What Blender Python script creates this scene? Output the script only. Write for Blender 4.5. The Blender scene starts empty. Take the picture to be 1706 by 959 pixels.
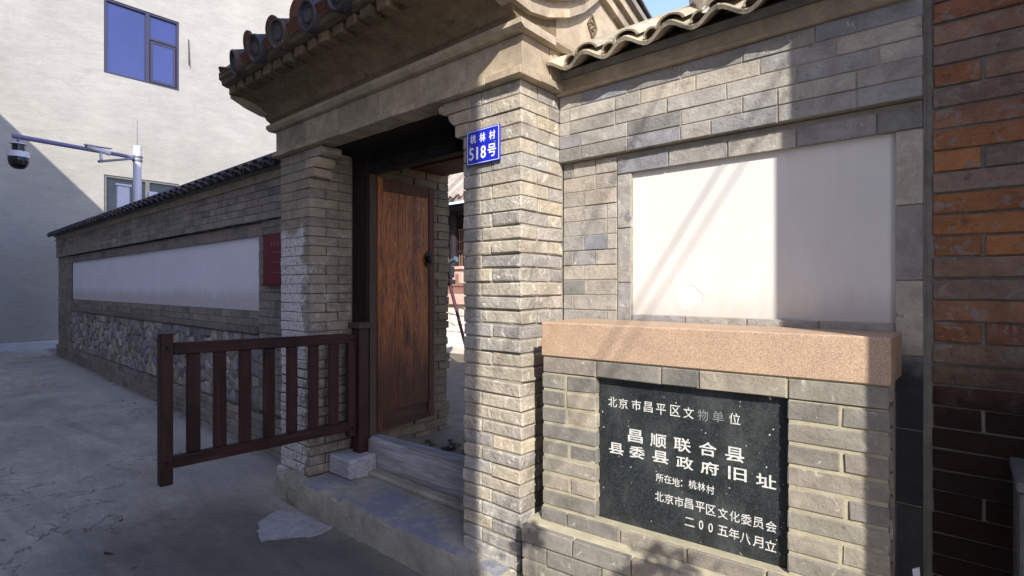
import bpy, bmesh, math, random
from mathutils import Vector, Matrix
random.seed(7)
C = bpy.context.scene.collection
R = math.radians
S = bpy.context.scene

# ------------------------------------------------------------------ camera
EYE = 1.45
cam_data = bpy.data.cameras.new('camera'); cam = bpy.data.objects.new('camera', cam_data); C.objects.link(cam)
cam_data.sensor_width = 36; cam_data.lens = 880 / 1706 * 36
cam_data.shift_y = -0.0003
cam_data.clip_start = 0.02; cam_data.clip_end = 2000
cam.location = (0, 0, EYE); cam.rotation_euler = (R(90), 0, math.atan(750 / 880))
S.camera = cam
# ------------------------------------------------------------------ light
SUN_RAY = Vector((1.15, -1, 1.05)); SUN = SUN_RAY.normalized()
SUN_EL = math.asin(SUN.z); SUN_AZ = math.atan2(SUN.x, SUN.y)
w = bpy.data.worlds.new('World'); S.world = w; w.use_nodes = True
nt = w.node_tree; nt.nodes.clear()
sk = nt.nodes.new('ShaderNodeTexSky'); sk.sky_type = 'NISHITA'; sk.sun_disc = False
sk.sun_elevation = SUN_EL; sk.sun_rotation = SUN_AZ; sk.air_density = 1.0; sk.dust_density = .6; sk.ozone_density = 3.0
bg = nt.nodes.new('ShaderNodeBackground'); bg.inputs[1].default_value = 0.15
ow = nt.nodes.new('ShaderNodeOutputWorld')
tn = nt.nodes.new('ShaderNodeMix'); tn.data_type = 'RGBA'; tn.blend_type = 'MULTIPLY'; tn.inputs[0].default_value = 1
tn.inputs[7].default_value = (1.13, .97, 1.04, 1)
nt.links.new(sk.outputs[0], tn.inputs[6]); nt.links.new(tn.outputs[2], bg.inputs[0]); nt.links.new(bg.outputs[0], ow.inputs[0])
sl = bpy.data.lights.new('sun', 'SUN'); so = bpy.data.objects.new('sun', sl); C.objects.link(so)
sl.energy = 2.75; sl.angle = R(.4); sl.color = (1, .95, .88)
so.rotation_euler = SUN.to_track_quat('Z', 'Y').to_euler()
S.view_settings.view_transform = 'Standard'; S.view_settings.look = 'None'; S.view_settings.gamma = 1
S.view_settings.exposure = 1.46
S.cycles.max_bounces = 8; S.cycles.diffuse_bounces = 5

# ------------------------------------------------------------------ materials
def srgb(h):
    if isinstance(h, str):
        v = [int(h[i:i + 2], 16) / 255 for i in (0, 2, 4)]
        return tuple(((c + .055) / 1.055) ** 2.4 if c > .04 else c / 12.92 for c in v) + (1,)
    return tuple(h) + (1,)

class NB:
    def __init__(s, name):
        s.m = bpy.data.materials.new(name); s.m.use_nodes = True; s.t = s.m.node_tree
        s.b = s.t.nodes['Principled BSDF']; s.pos = s.n('ShaderNodeNewGeometry').outputs['Position']
    def n(s, t): return s.t.nodes.new(t)
    def l(s, a, b): s.t.links.new(a, b)
    def val(s, v, i):
        if isinstance(v, (int, float)): i.default_value = v
        elif isinstance(v, tuple): i.default_value = v
        else: s.l(v, i)
    def math(s, op, a, b=0.0, c=None, clamp=False):
        n = s.n('ShaderNodeMath'); n.operation = op; n.use_clamp = clamp
        s.val(a, n.inputs[0]); s.val(b, n.inputs[1])
        if c is not None: s.val(c, n.inputs[2])
        return n.outputs[0]
    def noise(s, scale, detail=3, rough=.55, stretch=None, seed=0.0, dist=0.0):
        mp = s.n('ShaderNodeMapping'); s.l(s.pos, mp.inputs[0])
        mp.inputs['Location'].default_value = (seed, seed * 1.7, seed * .6)
        if stretch: mp.inputs['Scale'].default_value = stretch
        n = s.n('ShaderNodeTexNoise'); s.l(mp.outputs[0], n.inputs['Vector'])
        n.inputs['Scale'].default_value = scale; n.inputs['Detail'].default_value = detail
        n.inputs['Roughness'].default_value = rough; n.inputs['Distortion'].default_value = dist
        return n.outputs['Fac']
    def step(s, v, lo, hi):
        n = s.n('ShaderNodeMapRange'); n.interpolation_type = 'SMOOTHSTEP'
        s.val(v, n.inputs[0]); n.inputs[1].default_value = lo; n.inputs[2].default_value = hi
        return n.outputs[0]
    def mix(s, f, a, b, mode='MIX'):
        n = s.n('ShaderNodeMix'); n.data_type = 'RGBA'; n.blend_type = mode
        s.val(f, n.inputs[0]); s.val(a, n.inputs[6]); s.val(b, n.inputs[7])
        return n.outputs[2]
    def xyz(s):
        n = s.n('ShaderNodeSeparateXYZ'); s.l(s.pos, n.inputs[0]); return n.outputs
    def scalecol(s, c, lo, hi, v):
        # multiply a colour by a grey factor lo..hi driven by v
        f = s.n('ShaderNodeMapRange'); s.val(v, f.inputs[0]); f.inputs[1].default_value = .25; f.inputs[2].default_value = .75
        f.inputs[3].default_value = lo; f.inputs[4].default_value = hi
        n = s.n('ShaderNodeVectorMath'); n.operation = 'SCALE'; s.val(c, n.inputs[0]) if not isinstance(c, tuple) else setattr(n.inputs[0], 'default_value', c[:3])
        s.l(f.outputs[0], n.inputs['Scale']); return n.outputs[0]
    def ramp(s, v, cols):
        n = s.n('ShaderNodeValToRGB'); s.l(v, n.inputs[0]); cr = n.color_ramp; cr.interpolation = 'LINEAR'
        while len(cr.elements) < len(cols): cr.elements.new(.5)
        for i, c in enumerate(cols):
            cr.elements[i].position = i / max(1, len(cols) - 1); cr.elements[i].color = c
        return n.outputs[0]
    def piece(s):
        a = s.n('ShaderNodeObjectInfo').outputs['Random']; g = s.n('ShaderNodeNewGeometry').outputs['Random Per Island']
        return s.math('FRACT', s.math('ADD', s.math('MULTIPLY', a, 7.31), s.math('MULTIPLY', g, 5.17)))
    def bump(s, h, strength, dist, prev=None):
        n = s.n('ShaderNodeBump'); n.inputs['Strength'].default_value = strength; n.inputs['Distance'].default_value = dist
        s.l(h, n.inputs['Height'])
        if prev: s.l(prev, n.inputs['Normal'])
        return n.outputs[0]
    def done(s, col, rough=.85, nrm=None, metal=0, spec=.3):
        s.val(col, s.b.inputs['Base Color']); s.val(rough, s.b.inputs['Roughness'])
        s.b.inputs['Metallic'].default_value = metal
        s.b.inputs['Specular IOR Level'].default_value = spec
        if nrm: s.l(nrm, s.b.inputs['Normal'])
        return s.m

def brick_mat(name, cols, pale=(.42, .4, .36), pale_at=.62, dark=None, dark_at=.6, bump=.5, extra=None, grain=1.0, seed=0.0, bd=.006):
    b = NB(name)
    c = b.ramp(b.piece(), [srgb(x) for x in cols])
    c = b.scalecol(c, .80, 1.18, b.noise(2.2, 5, .65, seed=seed + 1))
    c = b.scalecol(c, .66, 1.32, b.noise(11, 6, .68, seed=seed, dist=.5))
    c = b.scalecol(c, .86, 1.14, b.noise(160, 3, .7, seed=seed + 3))
    n1 = b.noise(22, 6, .68, seed=seed + 9, dist=.6)
    if dark: c = b.mix(b.math('MULTIPLY', b.step(b.noise(13, 6, .7, seed=seed + 5), dark_at, dark_at + .1), .75), c, dark + (1,))
    c = b.mix(b.math('MULTIPLY', b.step(n1, pale_at, pale_at + .09), .7), c, pale + (1,))
    if extra: c = extra(b, c)
    n2 = b.noise(45, 5, .7, seed=seed + 2); n3 = b.noise(300, 3, .7)
    nr = b.bump(n2, min(1, bump * 1.5), bd); nr = b.bump(b.noise(16, 3, .6, seed=seed + 4), bump, .010, nr); nr = b.bump(n3, bump * .6, .0012, nr)
    nr = b.bump(b.step(b.noise(70, 2, .5, seed=seed + 8), .64, .72), bump, -.004, nr)
    return b.done(c, .92, nr, spec=.15)

def gate_stain(b, c):
    # remains of old whitewash on the street face of the left pillar
    x = b.xyz()
    m = b.step(b.math('ADD', b.math('MULTIPLY', x[0], -1.0), b.math('MULTIPLY', b.noise(5, 4, .7), .42)), 3.60, 3.66)
    z1 = b.step(b.math('ADD', x[2], b.math('MULTIPLY', b.noise(6, 3), .3)), 2.05, 1.95)
    z0 = b.step(x[2], 1.05, 1.2)
    k = b.math('MULTIPLY', b.math('MULTIPLY', m, z1), b.step(b.noise(40, 5, .7), .36, .5))
    low = b.math('MULTIPLY', b.step(x[2], 1.55, 1.4), b.math('MULTIPLY', b.step(b.noise(18, 6, .75, seed=4), .50, .62), b.math('MULTIPLY', b.step(x[0], -3.3, -3.42), b.step(x[1], 2.2, 2.15))))
    k = b.math('MULTIPLY', b.math('MAXIMUM', k, low), .8)
    return b.mix(k, c, (.72, .70, .70, 1))

def nook_shade(b, c):
    # corner shade painted into the lower house wall colour, ragged upper edge
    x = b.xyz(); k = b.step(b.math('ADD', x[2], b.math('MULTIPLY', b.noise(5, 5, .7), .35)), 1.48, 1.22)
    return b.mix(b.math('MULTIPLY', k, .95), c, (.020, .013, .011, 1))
def wall_nook_shade(b, c):  # shade painted into the grey wall strip beside the memorial's end
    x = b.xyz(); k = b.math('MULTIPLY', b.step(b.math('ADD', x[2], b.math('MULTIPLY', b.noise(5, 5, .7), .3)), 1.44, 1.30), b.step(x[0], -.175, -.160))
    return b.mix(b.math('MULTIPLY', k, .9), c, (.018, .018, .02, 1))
M = {}
M['old_brick'] = brick_mat('old grey brick', ['a69e92', 'b0a692', '9b958b', 'b9ab92', 'a5a29a', '938e88', 'aca392', 'a09e98'], pale=(.66, .62, .53), pale_at=.56, dark=(.16,.15,.13), dark_at=.64, bump=.7, extra=gate_stain, bd=.009)
M['wall_brick'] = brick_mat('blue grey wall brick', ['9c968c', 'a59f94', '918e88', 'aaa091', '8f8d89', '9f998f', '7e7f84', '99948b', '74736f'], pale=(.58, .55, .49), dark=(.12, .12, .12), dark_at=.60, bump=.5, seed=2.0, extra=wall_nook_shade)
M['pillar_brick'] = brick_mat('grey brown pillar brick', ['8f8678', '9a907f', '857d71', '958a78', '8a857b'], pale=(.5, .47, .42), pale_at=.62, dark=(.12,.11,.1), dark_at=.62, bump=.6, extra=gate_stain, seed=3.0)
M['left_brick'] = brick_mat('brown grey wall brick', ['8f867c', '9a9085', '857e78', '968b7e', '77726f', '9a9186', '8a8380'], pale=(.36, .33, .3), pale_at=.66, bump=.45, seed=5.0)
M['memorial_brick'] = brick_mat('grey memorial brick', ['77736c', '8b8579', '6a6862', '968d7e', '736d69', '827e72', '9e9483'], pale=(.5, .47, .4), pale_at=.6, dark=(.07, .07, .06), dark_at=.63, bump=.4, seed=7.0)
M['red_brick'] = brick_mat('mottled red brick', ['8c6044', '9a6845', '7c7066', 'a5714a', '785444', '857d74', '946246', '6a4c42'], pale=(.25, .235, .21), pale_at=.53, dark=(.07, .05, .05), dark_at=.62, bump=.7, seed=11.0, extra=nook_shade)
M['dressed'] = brick_mat('dressed grey stone', ['a3957f', 'ae9f87', '978a78', 'b6a68a', '8c867e'], pale=(.42, .38, .32), pale_at=.66, bump=.22, seed=13.0)
M['dressed_left'] = brick_mat('dull dressed ledge stone', ['7f7670', '877d74', '746c69'], pale=(.42, .38, .34), pale_at=.66, bump=.22, seed=14.0)
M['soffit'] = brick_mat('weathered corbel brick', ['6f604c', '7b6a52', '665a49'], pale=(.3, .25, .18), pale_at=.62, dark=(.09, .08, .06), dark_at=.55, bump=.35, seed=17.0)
M['rubble'] = brick_mat('rubble stone', ['8d8886', 'a8a29c', '77747a', '9a9282', 'b0a89c', '807869', '8a8796'], pale=(.42, .41, .4), pale_at=.58, dark=(.05, .05, .06), dark_at=.58, bump=.6, seed=19.0)
M['tile'] = brick_mat('grey roof tile', ['9c917e', 'a89c86', '8b8474', 'b0a48c'], pale=(.66, .62, .55), pale_at=.60, dark=(.12, .11, .09), dark_at=.55, bump=.35, seed=23.0)
M['tile_dark'] = brick_mat('dark roof tile', ['4a4850', '5a565a', '403f45', '5c524a', '585560'], pale=(.28, .27, .3), pale_at=.6, dark=(.04, .03, .03), dark_at=.58, bump=.35, seed=29.0)
M['tile_rust'] = brick_mat('rusty brown tile flap', ['5e4032', '6a4838', '55382e'], pale=(.26, .2, .15), pale_at=.66, bump=.3, seed=31.0)
M['far_tile'] = brick_mat('pale weathered roof tile', ['8f8577', 'a0968a', '7f766c'], bump=.3, seed=37.0)

def simple(name, col, rough=.8, lo=.85, hi=1.12, sc=6, bump=.2, bs=60, bd=.002, metal=0, stretch=None, spec=.3, sc2=120):
    b = NB(name); c = b.scalecol(srgb(col), lo, hi, b.noise(sc, 5, .6, stretch=stretch))
    c = b.scalecol(c, .93, 1.07, b.noise(sc2, 3, .6, stretch=stretch))
    return b.done(c, rough, b.bump(b.noise(bs, 4, .6, stretch=stretch), bump, bd), metal, spec)

M['mortar'] = simple('pale lime mortar', '958e80', .95, .7, 1.2, 20, .6, 120, .003)
M['mortar_light'] = simple('yellowish cement mortar', 'a39c84', .95, .75, 1.15, 20, .6, 120, .003)
M['mortar_dark'] = simple('old dark mortar', '5d564b', .95, .6, 1.3, 15, .6, 90, .004)
M['mortar_grey'] = simple('grey cement mortar', '79756c', .95, .7, 1.25, 18, .6, 90, .004)
M['white_mortar'] = simple('white lime mortar', 'e6e0d6', .9, .85, 1.1, 15, .6, 60, .006)

def panel_mat(name, col, marks):
    b = NB(name); c = srgb(col)
    c = b.scalecol(c, .95, 1.04, b.noise(2.2, 4, .6))
    c = b.scalecol(c, .97, 1.03, b.noise(14, 5, .7, stretch=(1, 1, .25)))
    x = b.xyz()
    # grime rising from the foot of the panel
    g = b.math('MULTIPLY', b.step(b.math('SUBTRACT', x[2], b.math('MULTIPLY', b.noise(9, 5, .7, stretch=(1, 1, .2)), .22)), 1.36, 1.21), .45)
    c = b.mix(g, c, (.36, .32, .28, 1))
    sc = b.step(b.noise(26, 6, .8, stretch=(1.6, 1, .7), seed=3), .70, .74)
    c = b.mix(b.math('MULTIPLY', sc, .35), c, (.45, .4, .36, 1))
    cr = b.math('ABSOLUTE', b.math('SUBTRACT', b.noise(2.2, 6, .6, seed=12, dist=.5), .5))
    crk = b.math('MULTIPLY', b.step(cr, .004, .001), b.step(b.noise(1.5, 3, .5, seed=6), .5, .6))
    c = b.mix(b.math('MULTIPLY', crk, .07), c, (.3, .27, .25, 1))
    dr = b.math('MULTIPLY', b.step(b.noise(24, 4, .7, stretch=(1, 1, .04), seed=17), .56, .72), b.step(b.noise(3, 3, .6, seed=19), .42, .62))
    c = b.mix(b.math('MULTIPLY', dr, .16), c, (.35, .32, .30, 1))
    nr = b.bump(b.noise(5, 4, .5), .3, .004); nr = b.bump(b.noise(18, 5, .7, stretch=(1, 1, .3)), .25, .002, nr)
    if marks:
        # a chip where a coat of paint has come away
        dx = b.math('SUBTRACT', x[0], -.872); dz = b.math('SUBTRACT', x[2], 1.412)
        d = b.math('SQRT', b.math('ADD', b.math('MULTIPLY', b.math('MULTIPLY', dx, dx), .8), b.math('MULTIPLY', dz, dz)))
        d = b.math('ADD', d, b.math('MULTIPLY', b.math('SUBTRACT', b.noise(24, 3, .6), .5), .055))
        chip = b.step(d, .052, .048); c = b.mix(b.math('MULTIPLY', chip, .22), c, (.84, .80, .76, 1))
        nr = b.bump(chip, .8, -.0015, nr)
    nr = b.bump(b.noise(200, 3, .6), .12, .0006, nr)
    return b.done(c, .75, nr, spec=.25)
M['panel'] = panel_mat('white painted panel', 'd2cfc8', True)
M['panel_left'] = panel_mat('lilac white painted panel', 'e6e1ea', False)

def granite():
    b = NB('pink granite'); v = b.n('ShaderNodeTexVoronoi'); b.l(b.pos, v.inputs['Vector']); v.inputs['Scale'].default_value = 560
    c = b.ramp(b.math('FRACT', b.math('MULTIPLY', v.outputs['Color'], 3.7)), [srgb(x) for x in ['ab8e72', 'bda387', 'a08066', 'c5b098', '766456', 'b2967a']])
    c = b.scalecol(c, .85, 1.12, b.noise(5, 4, .6))
    x = b.xyz()
    st = b.step(b.noise(7, 6, .7, stretch=(.3, 1, 3), seed=6), .63, .69)
    c = b.mix(b.math('MULTIPLY', st, .25), c, (.2, .12, .08, 1))
    edge = b.math('MULTIPLY', b.step(x[0], -1.2, -1.42), b.step(b.noise(12, 4, .6), .4, .6))
    c = b.mix(b.math('MULTIPLY', edge, .5), c, (.33, .18, .08, 1))
    return b.done(c, .62, b.bump(b.noise(250, 3, .7), .35, .0015), spec=.35)
M['granite'] = granite()
def black_granite():
    b = NB('black granite'); v = b.n('ShaderNodeTexVoronoi'); b.l(b.pos, v.inputs['Vector']); v.inputs['Scale'].default_value = 330
    c = b.ramp(b.math('FRACT', b.math('MULTIPLY', v.outputs['Color'], 4.1)), [srgb(x) for x in ['141617', '2c3131', '1b1e1f', '3c4242', '17191a']])
    c = b.scalecol(c, .7, 1.4, b.noise(5, 4, .6))
    sp = b.step(b.noise(95, 1, .4, seed=5), .775, .79)
    c = b.mix(sp, c, (.55, .55, .52, 1))
    dust = b.math('MULTIPLY', b.step(b.noise(6, 5, .7, stretch=(1, 1, .6)), .45, .7), .18)
    c = b.mix(dust, c, (.2, .21, .2, 1))
    return b.done(c, .38, b.bump(b.noise(140, 3, .6), .05, .001), spec=.4)
M['plaque'] = black_granite()
def worn_print(name, col, base, amt):
    b = NB(name); c = b.mix(b.math('MULTIPLY', b.step(b.noise(90, 4, .7), .5 , .66), amt), srgb(col), srgb(base))
    return b.done(c, .7, None, spec=.2)
M['letter'] = worn_print('white engraved paint', 'c9c9c2', '6a6c6a', .6)
M['letter_faded'] = worn_print('faded engraved paint', '7a7e7e', '3c4040', .6)
M['sign_blue'] = simple('blue enamel', '1426b4', .3, .92, 1.08, 8, .05, 60, .001, spec=.5)
M['sign_white'] = simple('white enamel', 'e4e4ea', .35, .95, 1.03, 8, .05, 60, .001, spec=.5)
M['sign_red'] = simple('dark red plaque paint', '6a1f26', .45, .8, 1.2, 9, .15, 60, .001)
M['sign_red_text'] = simple('dull raised red lettering', '8a4a48', .5, .9, 1.1, 9, .1, 60, .001)

def wood(name, cols, axis='Z', rough=.75, bump=.5, sc=1.0, dark=None, pale=None, spec=.25, streak=0.5):
    b = NB(name); st = {'Z': (1, 1, .05), 'X': (.05, 1, 1), 'Y': (1, .05, 1)}[axis]
    g1 = b.noise(26 * sc, 5, .65, stretch=st, dist=1.2); g2 = b.noise(95 * sc, 4, .7, stretch=st)
    k = b.math('ADD', b.math('MULTIPLY', g1, .75), b.math('MULTIPLY', b.piece(), .2))
    c = b.ramp(b.step(k, .28, .78), [srgb(x) for x in cols])
    c = b.scalecol(c, .7, 1.25, g2)
    if dark: c = b.mix(b.math('MULTIPLY', b.step(b.noise(3.2, 5, .65, seed=4, stretch=(1, 1, .5)), streak, streak + .18), .8), c, srgb(dark))
    if pale: c = b.mix(b.math('MULTIPLY', b.step(b.noise(40, 5, .7, stretch=st, seed=2), .58, .68), .5), c, srgb(pale))
    nr = b.bump(g1, bump, .004); nr = b.bump(g2, bump * .7, .002, nr)
    return b.done(c, rough, nr, spec=spec)
def door_wood():
    b = NB('worn orange brown door wood'); st = (1, 1, .06)
    g1 = b.noise(24, 5, .7, stretch=st, dist=1.6); g2 = b.noise(110, 4, .7, stretch=st)
    c = b.ramp(b.step(g1, .3, .72), [srgb(x) for x in ['452818', '8a5026', 'aa662f', '52301b', 'b87236', '352014']])
    c = b.scalecol(c, .7, 1.25, g2)
    x = b.xyz()
    # darker toward the foot along a ragged line, worn streaks above
    low = b.step(b.math('SUBTRACT', x[2], b.math('MULTIPLY', b.math('SUBTRACT', b.noise(4, 5, .7, stretch=(2.5, 2.5, .4)), .5), .9)), 1.35, .75)
    c = b.mix(b.math('MULTIPLY', low, .8), c, srgb('2e1a14'))
    pt = b.step(b.noise(5, 5, .7, seed=8, stretch=(2, 2, .5)), .50, .66)
    c = b.mix(b.math('MULTIPLY', pt, .6), c, srgb('301d14'))
    nr = b.bump(g1, .5, .004); nr = b.bump(g2, .4, .002, nr)
    return b.done(c, .6, nr, spec=.3)
M['door'] = door_wood()
M['door_frame'] = wood('dark brown door frame wood', ['3a2418', '5a3a26', '2c1c14'], 'Z')
M['door_rail'] = wood('dark brown rail wood', ['38251a', '4c3424', '2a1c15'], 'Y')
M['jamb'] = wood('blackened jamb wood', ['1a1614', '28211d', '141110'], 'Z', .7)
M['jamb_brown'] = wood('dull brown jamb wood', ['40342b', '4f4136', '332a24'], 'Z', .8)
M['head'] = wood('blackened lintel wood', ['1b1715', '2b241f', '151211'], 'X', .75)
M['red_lintel'] = wood('reddish lintel wood', ['4a2a1e', '5c3626', '3c2218'], 'X', .8)
M['grey_wood'] = wood('weathered grey timber', ['77777a', '9a9a9c', 'b2b2b4', '646468'], 'X', .9, 1.0, .7, pale='b8b8be')
M['gate_wood'] = wood('dark chocolate painted wood', ['2e1c1a', '3c2420', '241614'], 'Z', .5, .4, pale='5a403a', dark='1c1110')
M['gate_wood_y'] = wood('dark chocolate painted rail', ['2e1c1a', '3c2420', '241614'], 'Y', .5, .4, pale='5a403a', dark='1c1110')
M['iron'] = simple('dark rusty iron', '2b1e18', .6, .7, 1.3, 30, .5, 80, .002, metal=.4)

def plaster():
    b = NB('cream roughcast plaster'); c = srgb('a09d94')
    c = b.scalecol(c, .84, 1.08, b.noise(.55, 5, .6))
    c = b.scalecol(c, .88, 1.07, b.noise(2.2, 6, .7, stretch=(1, .8, 1.2)))
    c = b.scalecol(c, .93, 1.05, b.noise(12, 5, .75, stretch=(1, .7, 1.4)))
    cr = b.math('ABSOLUTE', b.math('SUBTRACT', b.noise(.5, 6, .55, seed=3, dist=.4), .5))
    c = b.mix(b.math('MULTIPLY', b.step(cr, .006, .0015), .6), c, (.3, .29, .26, 1))
    x = b.xyz()
    damp = b.math('MULTIPLY', b.step(b.math('ADD', x[2], b.math('MULTIPLY', b.noise(.9, 4, .6), 2.4)), 4.6, 2.8), b.step(b.noise(1.3, 4, .6, stretch=(1, 1, .25)), .42, .6))
    c = b.mix(b.math('MULTIPLY', damp, .38), c, (.30, .31, .32, 1))
    nr = b.bump(b.noise(2.2, 5, .6, stretch=(1, .6, 1.6)), .5, .05); nr = b.bump(b.noise(35, 4, .7), .5, .006, nr)
    return b.done(c, .92, nr, spec=.15)
M['plaster'] = plaster()
M['plaster_plain'] = simple('pale street plaster', 'd2cdc2', .9, .9, 1.05, 1.5, .3, 20, .004)
M['white_paint'] = simple('white painted metal', 'c2c2cc', .4, .93, 1.05, 10, .08, 60, .001, spec=.5)
M['kerb_white'] = simple('whitewashed kerb', 'b9bcc0', .85, .8, 1.1, 8, .3, 40, .003)
M['violet_metal'] = simple('slate violet painted steel', '666488', .45, .9, 1.1, 8, .08, 60, .001, spec=.5)
M['window_frame'] = simple('dark window frame', '332f42', .4, .9, 1.1, 8, .05, 60, .001, spec=.5)
M['steel'] = simple('grey steel', '777a84', .35, .9, 1.1, 12, .05, 60, .001, metal=.6)
M['black_plastic'] = simple('black plastic', '120d14', .25, .9, 1.1, 8, .03, 60, .001, spec=.5)
M['cabinet'] = simple('grey weathered metal', '6b6b68', .6, .75, 1.15, 8, .1, 40, .001)
M['green'] = simple('green leaf', '5a7a2c', .6, .7, 1.3, 20, .2, 60, .002)
M['leaf'] = simple('dark shrub leaf', '2f4a1c', .6, .7, 1.3, 20, .2, 60, .002)
M['bark'] = simple('brown bark', '4a3b2d', .9, .7, 1.3, 20, .6, 40, .004)
M['court_white'] = simple('white court stone', 'd8d0c2', .85, .7, 1.1, 6, .4, 15, .01)
M['court_pink'] = simple('pinkish court slab', 'c7a594', .85, .9, 1.08, 6, .2, 30, .004)
M['court_brown'] = simple('brown balustrade', '8b6a5c', .8, .9, 1.1, 6, .2, 30, .002)
M['dark_timber'] = wood('dark hall timber', ['1d1a20', '2b2528', '16141a'], 'Z', .7)
M['gun'] = simple('blue grey gun metal', '66707c', .4, .8, 1.15, 12, .1, 60, .001, metal=.5)
M['soil'] = simple('dusty packed earth', '746a58', .95, .65, 1.2, 6, .7, 40, .008)
M['cloth_red'] = simple('dull red strut', '4c2a34', .7)

def glass(name, tint, rough=.03):
    b = NB(name)
    m = b.done(b.scalecol(srgb(tint), .8, 1.25, b.noise(.8, 3, .5)), rough, b.bump(b.noise(1.1, 2, .5), .05, .02), spec=.9)
    b.b.inputs['Metallic'].default_value = 0; b.b.inputs['Coat Weight'].default_value = .6; b.b.inputs['Coat Roughness'].default_value = .02
    return m
M['glass'] = glass('blue window glass', '262c5e')
M['glass_pale'] = simple('dull dark window glass', '1c2228', .25, .5, 1.8, 2.5, .05, 6, .004, spec=.5)

def ground_mat():
    b = NB('stained concrete paving'); x = b.xyz(); c = srgb('a8a295')
    c = b.scalecol(c, .66, 1.3, b.noise(.8, 6, .62, dist=.5))
    c = b.scalecol(c, .84, 1.16, b.noise(4, 6, .72, stretch=(.6, 1.3, 1), seed=2))
    c = b.scalecol(c, .8, 1.2, b.noise(70, 5, .8)); c = b.mix(b.math('MULTIPLY', b.step(b.noise(140, 2, .6, seed=3), .66, .7), .5), c, (.06, .055, .05, 1))
    # broad dark patch in front of the gate, lighter strip along the left wall
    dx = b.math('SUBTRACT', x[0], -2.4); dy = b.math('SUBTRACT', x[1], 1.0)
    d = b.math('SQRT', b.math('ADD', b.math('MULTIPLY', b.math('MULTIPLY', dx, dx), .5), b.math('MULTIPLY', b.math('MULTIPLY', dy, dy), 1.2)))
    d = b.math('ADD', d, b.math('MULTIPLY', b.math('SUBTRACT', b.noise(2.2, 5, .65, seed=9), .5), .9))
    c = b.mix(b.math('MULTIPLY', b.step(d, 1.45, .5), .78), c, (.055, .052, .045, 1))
    c = b.scalecol(c, .72, 1.28, b.noise(1.6, 6, .7, seed=40, stretch=(.35, 1.5, 1), dist=1.2))
    c = b.scalecol(c, .85, 1.15, b.noise(9, 6, .75, seed=41, stretch=(.6, 1.4, 1), dist=.8))
    lt = b.math('MULTIPLY', b.step(b.math('ADD', x[1], b.math('MULTIPLY', b.noise(1.2, 5, .6), .9)), 1.75, 2.3), b.step(x[0], -3.6, -4.4))
    c = b.mix(b.math('MULTIPLY', lt, .55), c, (.40, .40, .38, 1))
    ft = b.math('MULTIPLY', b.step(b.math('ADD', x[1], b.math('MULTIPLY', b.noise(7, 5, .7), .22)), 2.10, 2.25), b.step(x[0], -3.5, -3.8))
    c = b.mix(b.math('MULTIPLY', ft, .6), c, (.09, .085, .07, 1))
    rg = b.step(b.noise(.55, 4, .6, seed=14, stretch=(1, 1.6, 1)), .52, .66)
    c = b.mix(b.math('MULTIPLY', rg, .35), c, (.235, .22, .2, 1))
    cr = b.math('ABSOLUTE', b.math('SUBTRACT', b.noise(1.1, 6, .6, seed=21, dist=.8), .5))
    crk = b.math('MULTIPLY', b.step(cr, .006, .001), b.step(b.noise(.5, 2, .5, seed=30), .44, .56))
    c = b.mix(b.math('MULTIPLY', crk, .45), c, (.02, .02, .02, 1))
    nr = b.bump(b.noise(5, 6, .65, stretch=(.7, 1.4, 1), dist=.7), .6, .03); nr = b.bump(b.noise(28, 6, .8), .8, .010, nr); nr = b.bump(b.noise(160, 4, .8), .7, .003, nr); nr = b.bump(crk, .8, -.01, nr)
    return b.done(c, b.math('ADD', .6, b.math('MULTIPLY', b.noise(1.3, 3, .5), .35)), nr, spec=.3)
M['ground'] = ground_mat()
def step_mat():
    b = NB('rough hewn step stone'); x = b.xyz(); c = srgb('c2bdac')
    c = b.scalecol(c, .65, 1.25, b.noise(6, 5, .65)); c = b.scalecol(c, .8, 1.2, b.noise(120, 3, .7))
    k = b.math('MULTIPLY', b.step(b.noise(4, 6, .72, seed=4), .42, .54), b.math('MULTIPLY', b.step(x[2], .165, .172), b.math('MULTIPLY', b.step(x[1], 2.1, 2.0), b.step(x[0], -3.35, -3.15))))
    c = b.mix(b.math('MULTIPLY', k, .75), c, (.28, .31, .42, 1))
    mo = b.math('MULTIPLY', b.step(b.noise(7, 5, .7, seed=8), .52, .62), b.step(x[0], -3.1, -3.35))
    c = b.mix(b.math('MULTIPLY', mo, .5), c, (.10, .11, .05, 1))
    nr = b.bump(b.noise(30, 6, .75), 1, .03); nr = b.bump(b.noise(85, 5, .8), .9, .008, nr); nr = b.bump(b.noise(200, 3, .7), .5, .002, nr)
    return b.done(c, .92, nr, spec=.15)
M['step'] = step_mat()
def lime_mat():
    b = NB('spilt lime patch'); c = b.scalecol(srgb('a3a1a2'), .6, 1.25, b.noise(16, 6, .8))
    return b.done(c, .95, b.bump(b.noise(40, 5, .7), .7, .006))
M['lime'] = lime_mat()

# ------------------------------------------------------------------ object helpers
WORLD = {}
def base(o): return WORLD.get(o.name, Vector((0, 0, 0))) if o else Vector((0, 0, 0))
def place(o, pos, parent=None):
    C.objects.link(o); pos = Vector(pos); WORLD[o.name] = pos
    if parent: o.parent = parent
    o.location = pos - base(parent); return o
def thing(name, loc, label, cat, group=None):
    o = bpy.data.objects.new(name, None); o.empty_display_size = .1; place(o, loc)
    return tag(o, label, cat, group)
def tag(o, label=None, cat=None, group=None, kind=None):
    if label: o['label'] = label
    if cat: o['category'] = cat
    if group: o['group'] = group
    if kind: o['kind'] = kind
    return o

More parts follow.
